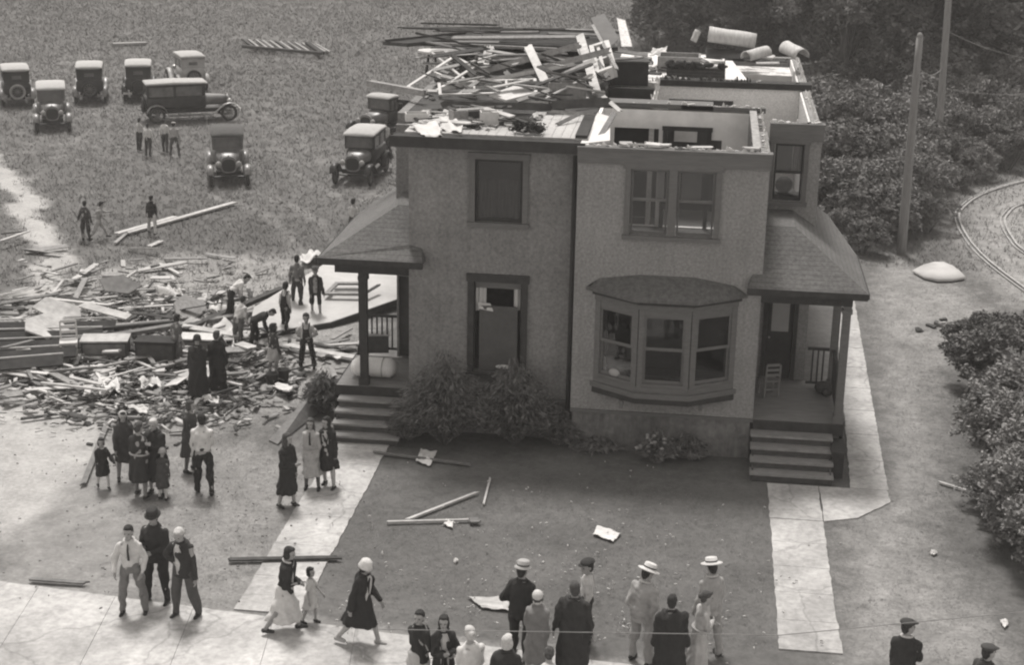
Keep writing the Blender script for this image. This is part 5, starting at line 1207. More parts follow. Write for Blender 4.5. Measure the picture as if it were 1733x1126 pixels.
RPG = [(790, 128, 40.5, 985, 75, 41.5, .16, 'mid', 'long grey rafter rising to the right across the roof heap'), (835, 138, 40, 1035, 84, 41, .15, 'mid', 'second long grey rafter lying just below the first one on the roof'),
 (740, 152, 39, 975, 108, 40.5, .10, 'pale', 'thin pale batten across the middle of the roof heap'), (775, 125, 41, 1000, 118, 41.5, .12, 'dark', 'dark level rafter in the middle of the roof heap'),
 (893, 76, 41.5, 938, 171, 38.2, .21, 'white', 'broad white board leaning steeply over the roof heap'), (981, 58, 43.5, 1010, 158, 38.2, .22, 'pale', 'tall pale board leaning at the right of the roof heap'),
 (1003, 42, 44, 1045, 118, 40, .08, 'mid', 'thin dark strut leaning against the tilted grey panel'), (870, 172, 37.2, 1005, 128, 39.5, .08, 'pale', 'pale batten propped low over the left deck'),
 (845, 180, 37, 925, 157, 38, .07, 'tan', 'short brown batten at the foot of the roof heap'), (905, 148, 38.8, 1010, 100, 40.8, .12, 'pale', 'pale board crossing behind the broad white board'),
 (975, 72, 43, 1000, 128, 40.5, .1, 'pale', 'pale stud standing beside the tall pale board'), (735, 68, 44.5, 738, 110, 43, .05, 'dark', 'thin dark upright under the left end of the roof slab'),
 (1000, 88, 42, 1030, 132, 40, .12, 'tan', 'brown board lying on the white box frame'), (1040, 190, 36.3, 1012, 238, 34.0, .12, 'tan', 'brown upright stud at the joint of the two halves'),
 (1018, 160, 37.5, 1052, 190, 36.6, .09, 'white', 'white splinter above the joint of the two halves'), (940, 212, 35.0, 985, 190, 35.8, .08, 'tan', 'brown stick lying on the pale left deck'),
 (925, 188, 35.9, 1010, 193, 35.7, .07, 'mid', 'grey strip lying straight on the pale left deck'), (745, 176, 36.7, 960, 182, 36.6, .16, 'dark', 'dark timber along the back of the left deck'),
 (930, 178, 36.4, 1035, 172, 36.6, .2, 'dark', 'heavy dark timber at the back right of the left deck'), (800, 95, 43, 985, 100, 43, .1, 'mid', 'grey purlin under the dark attic shade panel'),
 (710, 108, 42.5, 790, 105, 42.8, .06, 'pale', 'short pale batten left of the diamond frame')]
for a in RPG: rp(*a)
def frame(c4, w, t, m, label, bars=(), cat='window frame', name='window_frame', pane=None):
    mb = MB(); c4 = [Vector(p) for p in c4]; n_ = (c4[1] - c4[0]).cross(c4[3] - c4[0]).normalized()
    for i in range(4):
        d = (c4[(i + 1) % 4] - c4[i]).normalized() * (w / 2); mb.bar(c4[i] - (d if i % 2 else -d), c4[(i + 1) % 4] + (d if i % 2 else -d), w, t, n_)
    o = mb.build(name, m); tag(o, label, cat)
    if bars:
        mb = MB()
        for e, u in bars:
            if e == 'v': a, b = c4[0].lerp(c4[1], u), c4[3].lerp(c4[2], u)
            else: a, b = c4[0].lerp(c4[3], u), c4[1].lerp(c4[2], u)
            mb.bar(a, b, w * .7, t * .6, n_)
        mb.build('bar', m, o)
    return o
frame([at(690, 147, 39.5), at(768, 96, 41.5), at(803, 113, 41), at(728, 160, 39)], .085, .04, W['white'], 'white window frame lying like a diamond on the left of the roof heap', [('v', .52)])
frame([at(730, 88, 42.6), at(752, 86, 42.6), at(812, 132, 40.5), at(786, 134, 40.5)], .06, .04, W['pale'], 'narrow pale frame crossing behind the diamond shaped window frame')
frame([at(743, 140, 39.2), at(905, 134, 39.6), at(907, 156, 38.4), at(745, 160, 38.2)], .075, .04, W['white'], 'long white storm frame lying flat in the middle of the roof heap', [('v', .36), ('v', .7)])
frame([at(1002, 86, 42.2), at(1028, 78, 42.4), at(1040, 120, 40.6), at(1012, 130, 40.4)], .12, .3, W['white'], 'white box frame standing on the roof left of the dark opening', [('v', .4), ('h', .5)])
mb = MB(); mb.poly([at(1000, 30, 44.5), at(1023, 22, 44.7), at(1048, 65, 43), at(1028, 82, 42.4), at(1015, 62, 43)], .05, (0, -1, .3)); tag(mb.build('tilted_panel', mat('grey_board_panel', .10, var=.15)), 'grey board panel tilted up at the very top of the wreck', 'panel')
mb = MB(); mb.poly([at(1044, 30, 45.5), at(1058, 34, 45.5), at(1070, 78, 44), at(1052, 78, 43.8)], .05, (0, -1, .3)); tag(mb.build('leaning_board', lath), 'pale lath board leaning behind the tilted grey panel', 'board')
mb = MB(); mb.poly([at(828, 159, 37.6), at(872, 144, 38.4), at(908, 156, 38.0), at(856, 169, 37.3)], .05, (0, 0, 1)); tag(mb.build('white_board', W['white']), 'broad white board lying flat at the front of the roof heap', 'board')
mb = MB(); c = at(745, 87, 43.2); mb.lathe(c, [(.02, -.02), (.5, -.06), (.62, -.02), (.62, .03), (.5, .04), (.02, .08)], 20, None, (1, .7))
tb = mb.build('table_top', W['white']); tag(tb, 'round white table top poking out at the upper left of the heap', 'table')
for dx in (-.3, .25):
    k_ = MB(); k_.bar(c + Vector((dx, 0, -.02)), c + Vector((dx * 1.3, -.1, -.7)), .05, .05); k_.build('leg', W['dark'], tb)
CL = mat('torn_white_cloth', .70, var=.08, scale=3)
for px4, lb in (([(690, 210, 34.1), (742, 207, 34.6), (752, 232, 33.22), (722, 236, 33.15)], 'white cloth hanging over the left corner of the torn eave'),
                ([(735, 218, 34.0), (757, 190, 35.6), (785, 212, 34.2), (783, 224, 33.5)], 'white cloth bunched on the eave beside the hanging cloth'),
                ([(806, 108, 42.5), (822, 76, 43.3), (838, 80, 43.3), (826, 116, 42.2)], 'twisted white cloth dangling beneath the long roof slab'),
                ([(930, 140, 38.8), (950, 134, 39.2), (965, 142, 38.8), (945, 150, 38.4)], 'crumpled white cloth right of the broad white board'),
                ([(1104, 84, 45), (1130, 78, 46), (1128, 90, 45), (1098, 95, 44)], 'torn pale cloth at the back of the open roof')):
    tag(sheet([at(*p) for p in px4], 12, .07, .012, len(lb) % 7, .2).build('torn_cloth', CL, None, True), lb, 'cloth')
# metal roofing rolls and the rear clutter
tin = mat('pale_rolled_roofing', .50, var=.2, scale=4, rough=.6, stretch=(4, 1, 1))
def roll(p0, p1, r, lb, arc=210, turn=-20):
    p0, p1 = Vector(p0), Vector(p1); d = (p1 - p0).normalized(); a = d.cross(Vector((0, 0, 1))).normalized(); b = a.cross(d); rings = []
    for q in np.linspace(0, 1, 6):
        c = p0.lerp(p1, q); o_ = [c + (a * math.cos(t) + b * math.sin(t)) * r * (1 + .03 * math.sin(9 * q + t)) for t in np.linspace(R(turn), R(turn + arc), 18)]; i_ = [c + (a * math.cos(t) + b * math.sin(t)) * (r - .02) for t in np.linspace(R(turn + arc), R(turn), 18)]
        rings.append(o_ + i_)
    mb = MB(); mb.loft(rings); tag(mb.build('roofing_roll', tin, None, True), lb, 'roofing roll')
roll(at(1198, 62, 46.2), at(1278, 74, 46.2), .30, 'largest pale curled roofing roll at the back of the roof')
roll(at(1262, 98, 44.6), at(1298, 88, 45.2), .19, 'middle pale roofing roll, between the largest and the one at the right corner')
roll(at(1330, 82, 45.2), at(1358, 96, 44.4), .22, 'pale roofing roll at the rear right corner of the roof')
roll(at(1176, 70, 46.3), at(1184, 52, 46.3), .14, 'smallest upright scrap of curled roofing beside the largest roll', 200)
mb = MB(); mb.poly([at(1193, 80, 45.9), at(1278, 88, 45.9), at(1278, 100, 45.6), at(1195, 98, 45.6)], .12, (0, -1, .2)); tag(mb.build('curb_board', W['tar']), 'dark board under the largest roofing roll', 'board')
mb = MB(); c = at(1065, 108, 42.0); mb.cbox(c + Vector((0, 0, -.22)), (.95, .7, .6), Matrix.Rotation(R(8), 3, 'Z')); o = mb.build('dark_box', W['tar']); tag(o, 'dark box shaped hatch standing on the middle of the roof', 'hatch')
k_ = MB(); k_.cbox(c + Vector((0, 0, .10)), (1.02, .76, .04), Matrix.Rotation(R(8), 3, 'Z')); k_.build('lid', W['dark'], o)
mb = MB(); c = at(1150, 95, 44.2)
for dx, dy, sx, sy in ((-.55, 0, .06, .9), (.55, 0, .06, .9), (0, -.45, 1.1, .06), (0, .45, 1.1, .06)): mb.box(c.x + dx - sx / 2, c.x + dx + sx / 2, c.y + dy - sy / 2, c.y + dy + sy / 2, 6.87, 7.28)
tag(mb.build('skylight_curb', W['mid']), 'open wooden skylight curb at the back middle of the roof', 'skylight')
mb = MB(); 
for j in range(4): mb.bar((-1.05, 42.2 + .0 * j, 6.93 + .09 * j), (.48, 42.2, 6.93 + .09 * j), .03, .085)
o = mb.build('siding_piece', W['dark']); tag(o, 'dark clapboard piece with ragged upper edge behind the wallpapered room', 'siding')
mb = MB()
for k in range(46):
    x = -1.05 + 1.53 * random.random(); mb.ell((x, 42.2 + random.uniform(-.05, .05), 7.27 + random.uniform(-.03, .08)), (random.uniform(.06, .13), .09, random.uniform(.04, .10)), None, 6, 4)
k2 = mb.build('crumbled_edge', W['tar'], o)
mb = MB(); mb.poly([(.5, 41.9, 6.9), (1.15, 41.9, 6.9), (.7, 45.4, 7.0), (.5, 45.4, 7.0)], .04); tag(mb.build('plaster_slab', whitep), 'white triangular plaster slab behind the dark ceiling beam', 'plaster slab')
PG = 'broken boards scattered over the torn open roof'
PN = {'pale': 'pale split board jumbled in the roof wreckage', 'white': 'white painted board jumbled in the roof wreckage', 'mid': 'grey weathered board jumbled in the roof wreckage', 'dark': 'dark old board jumbled in the roof wreckage', 'tan': 'brownish board jumbled in the roof wreckage'}
def scatter_roof(n, X, Y, Z, Lr, seed, wt=(.13, .04, .28, .38, .17), ang=35, tilt=.18, a0=0):
    rs = random.Random(seed)
    for i in range(n):
        m = rs.choices(('pale', 'white', 'mid', 'dark', 'tan'), wt)[0]; x, y = rs.uniform(*X), rs.uniform(*Y); f = 1 - abs((y - sum(Y) / 2) / (Y[1] - Y[0])) ; z = Z[0] + (Z[1] - Z[0]) * rs.random() * f
        L = rs.uniform(*Lr); a = R(a0 + rs.uniform(-ang, ang)); el = rs.uniform(-tilt, tilt); d = Vector((math.cos(a) * math.cos(el), math.sin(a) * math.cos(el), math.sin(el))) * L / 2; c = Vector((x, y, max(z, 6.92 + abs(d.z))))
        plank(c - d, c + d, rs.uniform(.06, .17), rs.uniform(.02, .05), m, PN[m], cat='board', name='split_board', group=PG, up=(0, rs.uniform(-.5, .3), 1))
scatter_roof(20, (-7.0, -2.7), (36.5, 42.5), (6.93, 7.7), (.5, 1.8), 5, (.2, .08, .32, .25, .15), ang=60, tilt=.35)
scatter_roof(20, (-7.3, -3.0), (41, 44.5), (7.0, 7.7), (1.6, 3.4), 56, (.10, .03, .35, .35, .17), ang=40, tilt=.28)
scatter_roof(16, (-8.3, -3.2), (43.8, 46.2), (7.62, 7.72), (1.4, 3.6), 57, (.03, .0, .2, .7, .07), ang=6, tilt=.03, a0=9)
scatter_roof(16, (-6.0, -2.7), (37, 42), (6.93, 7.7), (.5, 1.4), 55, (.1, .1, .3, .4, .1), 89, .5)
scatter_roof(34, (-6.8, -2.8), (36.8, 43), (6.93, 7.6), (.3, 1.1), 58, (.1, .04, .3, .4, .16), 80, .4)
scatter_roof(26, (-6.3, -3.9), (34.3, 36.3), (6.95, 7.2), (.3, 1.0), 6)
scatter_roof(16, (-2.4, .3), (41.9, 46.5), (6.93, 7.1), (.4, 1.4), 8)
scatter_roof(10, (.9, 2.4), (45.6, 47.2), (6.7, 6.9), (.4, 1.3), 9)
scatter_roof(7, (-2.4, 1.2), (33.2, 33.3), (6.86, 6.88), (.2, .5), 10, (.5, .5, 0, 0, 0), 12, .02)
# household goods and lumps on the left deck
RUB = [mat('rubble_pale', .5, var=.2, scale=8), mat('rubble_mid', .17, var=.25, scale=8), mat('rubble_dark', .05, var=.3, scale=8)]
def lumpmesh(seed, m, flat=.6):
    rs = random.Random(seed); mb = MB(); vs, fs = unit_sphere(8, 6)
    if seed >= 3: mb.box(-1, 1, -.5, .5, 0, .62); mb.v = [(x * (1 + rs.uniform(-.15, .1)), y * (1 + rs.uniform(-.25, .15)), z * (1 + rs.uniform(-.3, .1))) for x, y, z in mb.v]
    else: mb.add([(x * (1 + rs.uniform(-.4, .3)), y * (1 + rs.uniform(-.4, .3)), z * flat * (1 + rs.uniform(-.4, .3)) + flat * .5) for x, y, z in vs], fs)
    return mb.mesh('lump', m)
lumps = [lumpmesh(i, RUB[i % 3]) for i in range(9)]
def lump(loc, s, k, label, cat, group, name):
    o = bpy.data.objects.new(name, lumps[k]); C.objects.link(o); o.location = loc; o.scale = (s * random.uniform(.7, 1.5), s * random.uniform(.7, 1.3), s * random.uniform(.6, 1.1)); o.rotation_euler = (random.uniform(-.3, .3), random.uniform(-.3, .3), random.uniform(0, 6)); return tag(o, label, cat, group)
LT = ('pale crumpled scrap among the roof rubble', 'grey chunk among the roof rubble', 'dark chunk among the roof rubble')
for i in range(60):
    k = random.randrange(9); lump((random.uniform(-6.4, -3.7), random.uniform(34.1, 36.4), 6.9), random.uniform(.05, .15), k, LT[k % 3], 'rubble', 'small rubble lying on the left roof deck', 'rubble_chunk')
for i in range(70):
    k = random.randrange(9); lump((random.uniform(-7, -2.8) if i % 2 else random.uniform(-2.3, .4), random.uniform(36.6, 46.5) if i % 2 else random.uniform(42.4, 46), 6.86), random.uniform(.06, .2), k, LT[k % 3], 'rubble', 'small rubble lying on the left roof deck', 'rubble_chunk')
for ax_, fixv, a_, b_, z_, n_ in (('x', Y1 + .07, -2.3, 1.3, 6.95, 16), ('y', XR - .12, 33.5, 37.9, 6.86, 12), ('y', XW - .1, 36.2, 47.2, 6.862, 18), ('x', Y2 + .12, -1.1, 2.5, 7.02, 12), ('x', YR + .08, -2.4, 1.2, 6.852, 12), ('x', YW + .06, 1.6, 2.6, 7.01, 5)):
    for _i in range(n_):
        t_ = random.uniform(a_, b_); k = random.choice((0, 3, 6, 1, 4, 2)); lump((t_, fixv, z_) if ax_ == 'x' else (fixv, t_, z_), random.uniform(.025, .07), k, ('pale crumb of plaster on a torn wall top', 'grey crumb of plaster on a torn wall top', 'dark crumb of plaster on a torn wall top')[k % 3], 'rubble', 'plaster crumbs left on the torn wall tops', 'plaster_crumb')
br_ = leaves('brush', [(0, 0, .05, .36, .22, .10)], 700, .05, mat('torn_dark_twigs', .03, var=.4)); o = bpy.data.objects.new('torn_branches', br_); C.objects.link(o); o.location = at(893, 222, 34.0); tag(o, 'dark tangle of torn branches on the edge of the pale left deck', 'branches')
for (x0, y0, Y, w_, d_, h_, m_, lb) in ((705, 200, 35, .5, .3, .18, 'white', 'pale carton on the left roof deck behind the white cloth'), (776, 204, 35, .35, .3, .28, 'mid', 'grey box in the middle of the clutter on the left roof deck'), (828, 206, 34.9, .4, .3, .3, 'white', 'white box with a dark slot on the left roof deck'), (800, 190, 35.6, .6, .3, .2, 'dark', 'dark drawer at the back of the left roof deck clutter'), (960, 152, 38.5, .9, .4, .4, 'mid', 'grey slatted crate at the right of the roof heap'), (885, 205, 35, .4, .3, .2, 'tan', 'brown drawer beside the tangle of torn branches')):
    c = at(x0, y0, Y); mb = MB(); M = Matrix.Rotation(R(random.uniform(-30, 30)), 3, 'Z'); zz = max(c.z - h_ / 2, 6.9) + h_ / 2; c.z = zz
    mb.cbox(c + Vector((0, 0, -h_ / 2 + .012)), (w_, d_, .024), M)
    for sx, sy, dx, dy in ((w_, .02, 0, d_ / 2), (w_, .02, 0, -d_ / 2), (.02, d_ - .03, w_ / 2 - .01, 0), (.02, d_ - .03, -w_ / 2 + .01, 0)): mb.cbox(c + M @ Vector((dx, dy, .014)), (sx, sy, h_ - .03), M)
    tag(mb.build('broken_box', W[m_]), lb, 'box')

# --- on the ground: fallen wall and large pieces
mb = MB(); c4 = [G(418, 568, .12), G(430, 520, .3), G(560, 440, .62), G(690, 452, .62), G(690, 500, .35), G(560, 545, .15)]
mb.poly(c4, .12); fw = mb.build('fallen_wall', mat('pale_fallen_wall', .52, var=.08, scale=3, var2=.12)); tag(fw, 'large pale fallen wall slab lying on the wreckage left of the porch', 'fallen wall')
mb = MB(); mb.bar(G(418, 572, .04), G(560, 550, .06), .1, .12); mb.bar(G(560, 550, .06), G(690, 505, .25), .1, .16); mb.build('bottom_plate', W['dark'], fw)
frame([G(553, 497, .5), G(570, 480, .6), G(612, 480, .6), G(612, 497, .5)], .12, .06, W['mid'], 'grey window frame lying flat on the fallen pale wall', [('v', .5)])
gp(612, 500, 645, 480, .1, 'dark', .5, .65, 'dark stick lying on the fallen pale wall by the porch')
mb = MB()
for j in range(5):
    y0 = 550 + 15 * j; mb.bar(G(-30, y0 + 4 + j * 2, .34), G(195 - j * 22, y0 + 1, .40), .34, .05, (0, -.45, 1)); 
o = mb.build('fallen_siding', W['tar']); tag(o, 'dark slatted siding panel lying at the left edge of the wreckage', 'siding')
for j in range(5):
    k_ = MB(); y0 = 544 + 15 * j; k_.bar(G(-30, y0 - 3 + j * 2, .46), G(195 - j * 22, y0 - 6, .5), .04, .03); k_.build('batten', W['pale'], o)
simple_chair(G(118, 606, .12), R(20), W['white'], 'white wooden kitchen chair standing in the wreckage at the left', 1.0)
def gbox(px, py, w_, d_, h_, rz, m_, lb, cat, name, z=0, top=None, knob=False, tilt=0):
    c = G(px, py, z); r = empty(name, c, lb, cat, rz=R(rz), local=True); mb = MB(); mb.box(-w_ / 2, w_ / 2, -d_ / 2, d_ / 2, 0, h_); mb.build('carcass', m_, r)
    mb = MB(); mb.box(-w_ / 2 - .03, w_ / 2 + .03, -d_ / 2 - .03, d_ / 2 + .03, h_ + .001, h_ + .04); mb.build('top_board', top or m_, r)
    mb = MB(); mb.box(-w_ / 2 + .05, w_ / 2 - .05, -d_ / 2 - .015, -d_ / 2 - .002, .05, h_ - .05); mb.build('front_panel', W['tan'] if m_ is not W['tar'] else W['dark'], r)
    r.rotation_euler[0] = R(tilt); return r
gbox(180, 600, 1.15, .6, .42, 12, W['dark'], 'dark overturned chest with a pale top in the left wreckage', 'chest', 'chest', .1, W['pale'])
gbox(268, 622, 1.0, .5, .72, 4, W['tar'], 'black wardrobe section standing beside the person in the grey dress', 'wardrobe', 'wardrobe')
gbox(338, 590, 1.0, .5, .3, 3, W['dark'], 'low dark cupboard with a white top behind the two long coats', 'cupboard', 'cupboard', .1, W['white'])
gbox(632, 560, .5, .4, .4, 20, W['mid'], 'small grey box by the left porch post', 'box', 'wooden_box', .1) if False else None
def bucket(px, py, lb):
    c = G(px, py); mb = MB(); mb.lathe(c, [(.12, 0), (.15, .30), (.16, .31), (.145, .31), (.11, .03)], 16); o = mb.build('bucket', W['dark'], None, True); tag(o, lb, 'bucket')
    h = MB(); h.tube([c + Vector((.155 * math.cos(t), 0, .3 + .14 * math.sin(t))) for t in np.linspace(0, math.pi, 10)], .008, 6); h.build('handle', W['mid'], o)
bucket(461, 652, 'dark bucket on the ground, left one of a pair below the child'); bucket(480, 645, 'dark bucket on the ground, right one of a pair below the child')
for px4, lb, am in (([(340, 575), (352, 545), (400, 548), (398, 590)], 'big heap of white bedding behind the two long coats', .5), ([(265, 500), (268, 488), (295, 488), (318, 500)], 'white crumpled sheet in the field edge of the wreckage', .3), ([(345, 530), (365, 512), (385, 515), (395, 535)], 'white sheet draped over the dark timber beside the bending man', .3),
                    ([(335, 665), (345, 680), (370, 684), (372, 672)], 'white rag at the feet of the two long coats', .15), ([(210, 690), (225, 688), (255, 690), (250, 702)], 'pale cloth on the ground behind the woman in the pale cap', .15), ([(508, 430), (540, 426), (560, 440), (505, 443)], 'white sheet caught at the far edge of the fallen wall', .3), ([(500, 520), (515, 512), (520, 520), (505, 528)], 'small white rag on the fallen wall', .1),
                    ([(455, 655), (470, 650), (500, 655), (490, 665)], 'flat white rag beside the two buckets', .08), ([(150, 620), (190, 612), (205, 655), (180, 662)], 'pale crumpled board leaning in the left wreckage', .08), ([(232, 640), (262, 636), (275, 652), (240, 660)], 'white crumpled bedding at the front of the wreckage', .25), ([(160, 650), (190, 640), (205, 660), (170, 670)], 'pile of pale rags at the front left of the wreckage', .3)):
    tag(sheet([G(*p, .12) if i < 2 else G(*p, .22) for i, p in enumerate(px4)], 12, am * .5, .02, len(lb) % 9, .2).build('white_cloth', CL, None, True), lb, 'cloth')
# sheets of paper and tin on the lawn
for px4, lb, m_ in (([(703, 782), (712, 760), (740, 765), (728, 790)], 'white square of paper on the grass in front of the left shrubs', whitep), ([(1003, 905), (1010, 890), (1052, 903), (1038, 918)], 'crumpled white paper on the middle of the lawn', whitep), ([(790, 1010), (862, 1012), (862, 1035), (815, 1030)], 'pale pointed board lying on the lawn near the crowd', W['pale']),
                    ([(750, 888), (754, 880), (768, 882), (766, 895)], 'small white paper scrap under the long stick on the lawn', whitep), ([(767, 949), (771, 945), (776, 949), (771, 953)], 'tiny white scrap on the lawn above the crowd', whitep), ([(1572, 935), (1580, 932), (1588, 936), (1580, 940)], 'small white scrap on the worn right yard', whitep), ([(1692, 1052), (1700, 1048), (1708, 1056), (1700, 1064)], 'white scrap in the bottom right of the yard', whitep)):
    tag(sheet([G(*p, .035) for p in px4], 8, .03, .012, len(lb) % 5, .1).build('paper_scrap', m_), lb, 'scrap')
# long sticks on lawn
gp(684, 882, 812, 832, .07, 'pale', .05, None, 'slanting pale stick on the lawn meeting the straight one'); gp(652, 884, 806, 880, .06, 'pale', .05, None, 'straight pale stick on the lawn ending in a dark board'); gp(788, 882, 814, 881, .2, 'tan', .07, None, 'short brown board at the end of the straight lawn stick')
gp(818, 856, 830, 808, .04, 'pale', .04, None, 'thin short lath on the lawn pointing at the shrubs'); gp(628, 765, 800, 787, .08, 'tan', .05, None, 'dark stick lying from the left walk to the shrubs'); gp(378, 948, 580, 944, .12, 'dark', .06, None, 'long dark beam lying across the left walk')
gp(42, 980, 152, 988, .1, 'tan', .04, None, 'brown board on the dirt at the left by the pavement'); gp(140, 822, 186, 705, .12, 'tan', .05, None, 'long brown board slanting beside the small child'); gp(30, 710, 138, 696, .1, 'dark', .05, None, 'dark board on the pale dirt at the left'); gp(1585, 815, 1640, 832, .07, 'pale', .04, None, 'pale stick on the worn yard beside the right bushes')
gp(213, 395, 400, 342, .22, 'pale', .06, None, 'long pale board in the field reaching far right', t=.06); gp(196, 396, 300, 366, .22, 'pale', .08, None, 'second long pale board beneath the boy in white breeches', t=.05); gp(250, 418, 275, 407, .18, 'pale', .05, None, 'short pale board in the field below the boy in white breeches')
gp(194, 412, 222, 388, .12, 'mid', .05, None, 'grey board slanting by the field boards'); gp(0, 408, 52, 390, .12, 'pale', .25, .3, 'pale curved board at the left edge of the field'); gp(0, 396, 48, 391, .08, 'dark', .25, .3, 'dark board edge at the left edge of the field')
gp(170, 470, 212, 470, .3, 'mid', .2, None, 'grey box like board lying in the grass', t=.2); gp(118, 478, 165, 446, .2, 'pale', .1, None, 'pale board rising out of the grass at the left'); gp(120, 520, 145, 470, .16, 'mid', .1, .3, 'grey board propped in the left wreckage')
gp(0, 615, 92, 648, .1, 'white', .3, .1, 'long white board sloping down at the left edge'); gp(20, 655, 80, 630, .2, 'dark', .12, None, 'dark heavy board at the left edge of the wreckage'); gp(75, 625, 135, 655, .2, 'mid', .25, .1, 'grey board over the dark heavy board'); gp(95, 545, 160, 510, .1, 'pale', .3, .2, 'pale lath sloping up the left wreckage')
gp(300, 615, 225, 630, .1, 'mid', .3, None, 'grey stick beside the wardrobe'); gp(0, 590, 60, 575, .12, 'tan', .5, None, 'brown edge board over the dark siding panel'); gp(150, 575, 400, 535, .22, 'tan', .3, .35, 'long brown timber across the back of the wreckage', t=.1); gp(310, 560, 480, 488, .2, 'dark', .35, .3, 'long dark timber rising toward the fallen wall', t=.12); gp(120, 562, 300, 545, .14, 'dark', .35, None, 'dark timber above the white kitchen chair', t=.1)
gp(480, 500, 640, 470, .14, 'dark', .12, .3, 'dark timber behind the fallen pale wall'); gp(480, 583, 610, 607, .26, 'pale', .12, None, 'broad pale board leading to the left porch'); gp(500, 575, 570, 590, .12, 'dark', .18, None, 'dark stick on the broad board by the porch'); gp(560, 575, 595, 555, .12, 'mid', .15, None, 'grey board leaning toward the porch deck')
gp(500, 640, 605, 640, .1, 'tan', .1, .3, 'brown stick by the porch deck') if False else None
mb = MB(); mb.poly([G(455, 745, .03), G(470, 752, .03), G(600, 650, .05), G(575, 640, .35), G(540, 650, .5)], .06); tag(mb.build('sloping_board', W['tan']), 'broad brown board sloping beside the left steps', 'board')
# far lumber and mound
for i in range(15):
    x0 = 412 + 9 * i; x0 += random.uniform(-4, 4); plank(G(x0, 66 + .6 * i, .15), G(x0 + 24, 84 + .3 * i, .15), .14, .1, 'mid' if i % 3 else 'dark', 'short grey board in the row of lumber far across the field', group='row of lumber far across the field')
gp(410, 78, 548, 90, .25, 'dark', .3, None, 'long dark joist lying along the far row of lumber', t=.15); gp(520, 72, 545, 90, .3, 'tar', .3, None, 'darkest joist at the right end of the far lumber', t=.15); gp(190, 74, 250, 72, .5, 'mid', .1, None, 'low dull plank in the grass far behind the cars', t=.1)
mb = MB(); pc = [(1545, 457), (1562, 448), (1580, 443), (1597, 443), (1612, 449), (1624, 458), (1634, 468), (1612, 472), (1588, 473), (1564, 468)]; cc_ = G(1590, 461, .2); pq = [G(a, b, .10) for a, b in pc]
mb.add(pq + [Vector((q.x, q.y, .02)) for q in pq] + [cc_], [(i, (i + 1) % 10, 20) for i in range(10)] + [(i + 10, (i + 1) % 10 + 10, (i + 1) % 10, i) for i in range(10)] + [tuple(range(19, 9, -1))])
tag(mb.build('curved_sheet', mat('pale_curved_sheet', .62, var=.06), None, True), 'pale pointed sheet lying on the grass by the tram track', 'sheet')
# ragged turf holes by the right yard
# scattered planks across the debris field
GG = 'broken boards strewn over the ground left of the house'
GN = {'pale': 'pale broken board strewn in the ground wreckage', 'white': 'white broken board strewn in the ground wreckage', 'mid': 'grey broken board strewn in the ground wreckage', 'dark': 'dark broken board strewn in the ground wreckage', 'tan': 'brown broken board strewn in the ground wreckage'}
rs = random.Random(77)
def gscatter(n, xr, yr, Lr, zmax, ang0=-12, sp=28, wt=(.3, .12, .25, .18, .15)):
    for i in range(n):
        px, py = rs.uniform(*xr), rs.triangular(*yr); m = rs.choices(('pale', 'white', 'mid', 'dark', 'tan'), wt)[0]; c = G(px, py, 0); a = R(rs.gauss(-ang0, sp)); L = rs.uniform(*Lr); el = rs.uniform(-.1, .14)
        d = Vector((math.cos(a) * math.cos(el), math.sin(a) * math.cos(el), math.sin(el))) * L / 2; c.z = .04 + rs.random() * zmax + abs(d.z)
        plank(c - d, c + d, rs.uniform(.06, .16) if rs.random() < .8 else rs.uniform(.2, .34), rs.uniform(.02, .05), m, GN[m], group=GG, up=(rs.uniform(-.2, .2), rs.uniform(-.3, .3), 1))
gscatter(52, (120, 430), (505, 700, 620), (.5, 2.2), .3, -14, 32)
gscatter(22, (0, 150), (615, 690, 640), (.5, 2.2), .2, 10, 30)
gscatter(45, (100, 400), (570, 690, 640), (.2, .9), .35, 0, 70)
gscatter(14, (0, 200), (500, 545, 525), (.6, 2.4), .1, -14, 14)
gscatter(38, (0, 380), (410, 545, 515), (.4, 1.8), .08, -25, 35, (.5, .1, .3, .05, .05))
gscatter(20, (380, 640), (560, 660, 600), (.3, 1.3), .1, 5, 40)
for i in range(9):
    m = rs.choices(('pale', 'white', 'mid', 'dark', 'tan'), (.3, .2, .25, .1, .15))[0]; c = G(rs.uniform(30, 470), rs.triangular(500, 690, 620), 0); a = R(rs.uniform(-50, 70)); w_, h_ = rs.uniform(.35, 1.0), rs.uniform(.3, .6)
    u = Vector((math.cos(a), math.sin(a), rs.uniform(-.15, .15))); v_ = Vector((-math.sin(a), math.cos(a), rs.uniform(-.1, .6))).normalized(); n_ = u.cross(v_); k = rs.randint(5, 7)
    pts = [u * (w_ * math.cos(t) * rs.uniform(.6, 1.25)) + v_ * (h_ * math.sin(t) * rs.uniform(.6, 1.25)) for t in np.linspace(0, 2 * math.pi, k, endpoint=False)]
    c.z = .05 - min(q.z for q in pts) + rs.uniform(0, .3); mb = MB(); mb.poly([c + q for q in pts], rs.uniform(.03, .07), n_)
    tag(mb.build('wall_fragment', W[m]), {'pale': 'pale broken slab in the ground wreckage', 'white': 'white broken slab in the ground wreckage', 'mid': 'grey broken slab in the ground wreckage', 'dark': 'dark broken slab in the ground wreckage', 'tan': 'brown broken slab in the ground wreckage'}[m], 'slab', 'broken wall slabs lying in the ground wreckage')
BT = ('pale lump of plaster in the ground rubble', 'grey lump of rubble on the ground', 'dark brick lump on the ground')
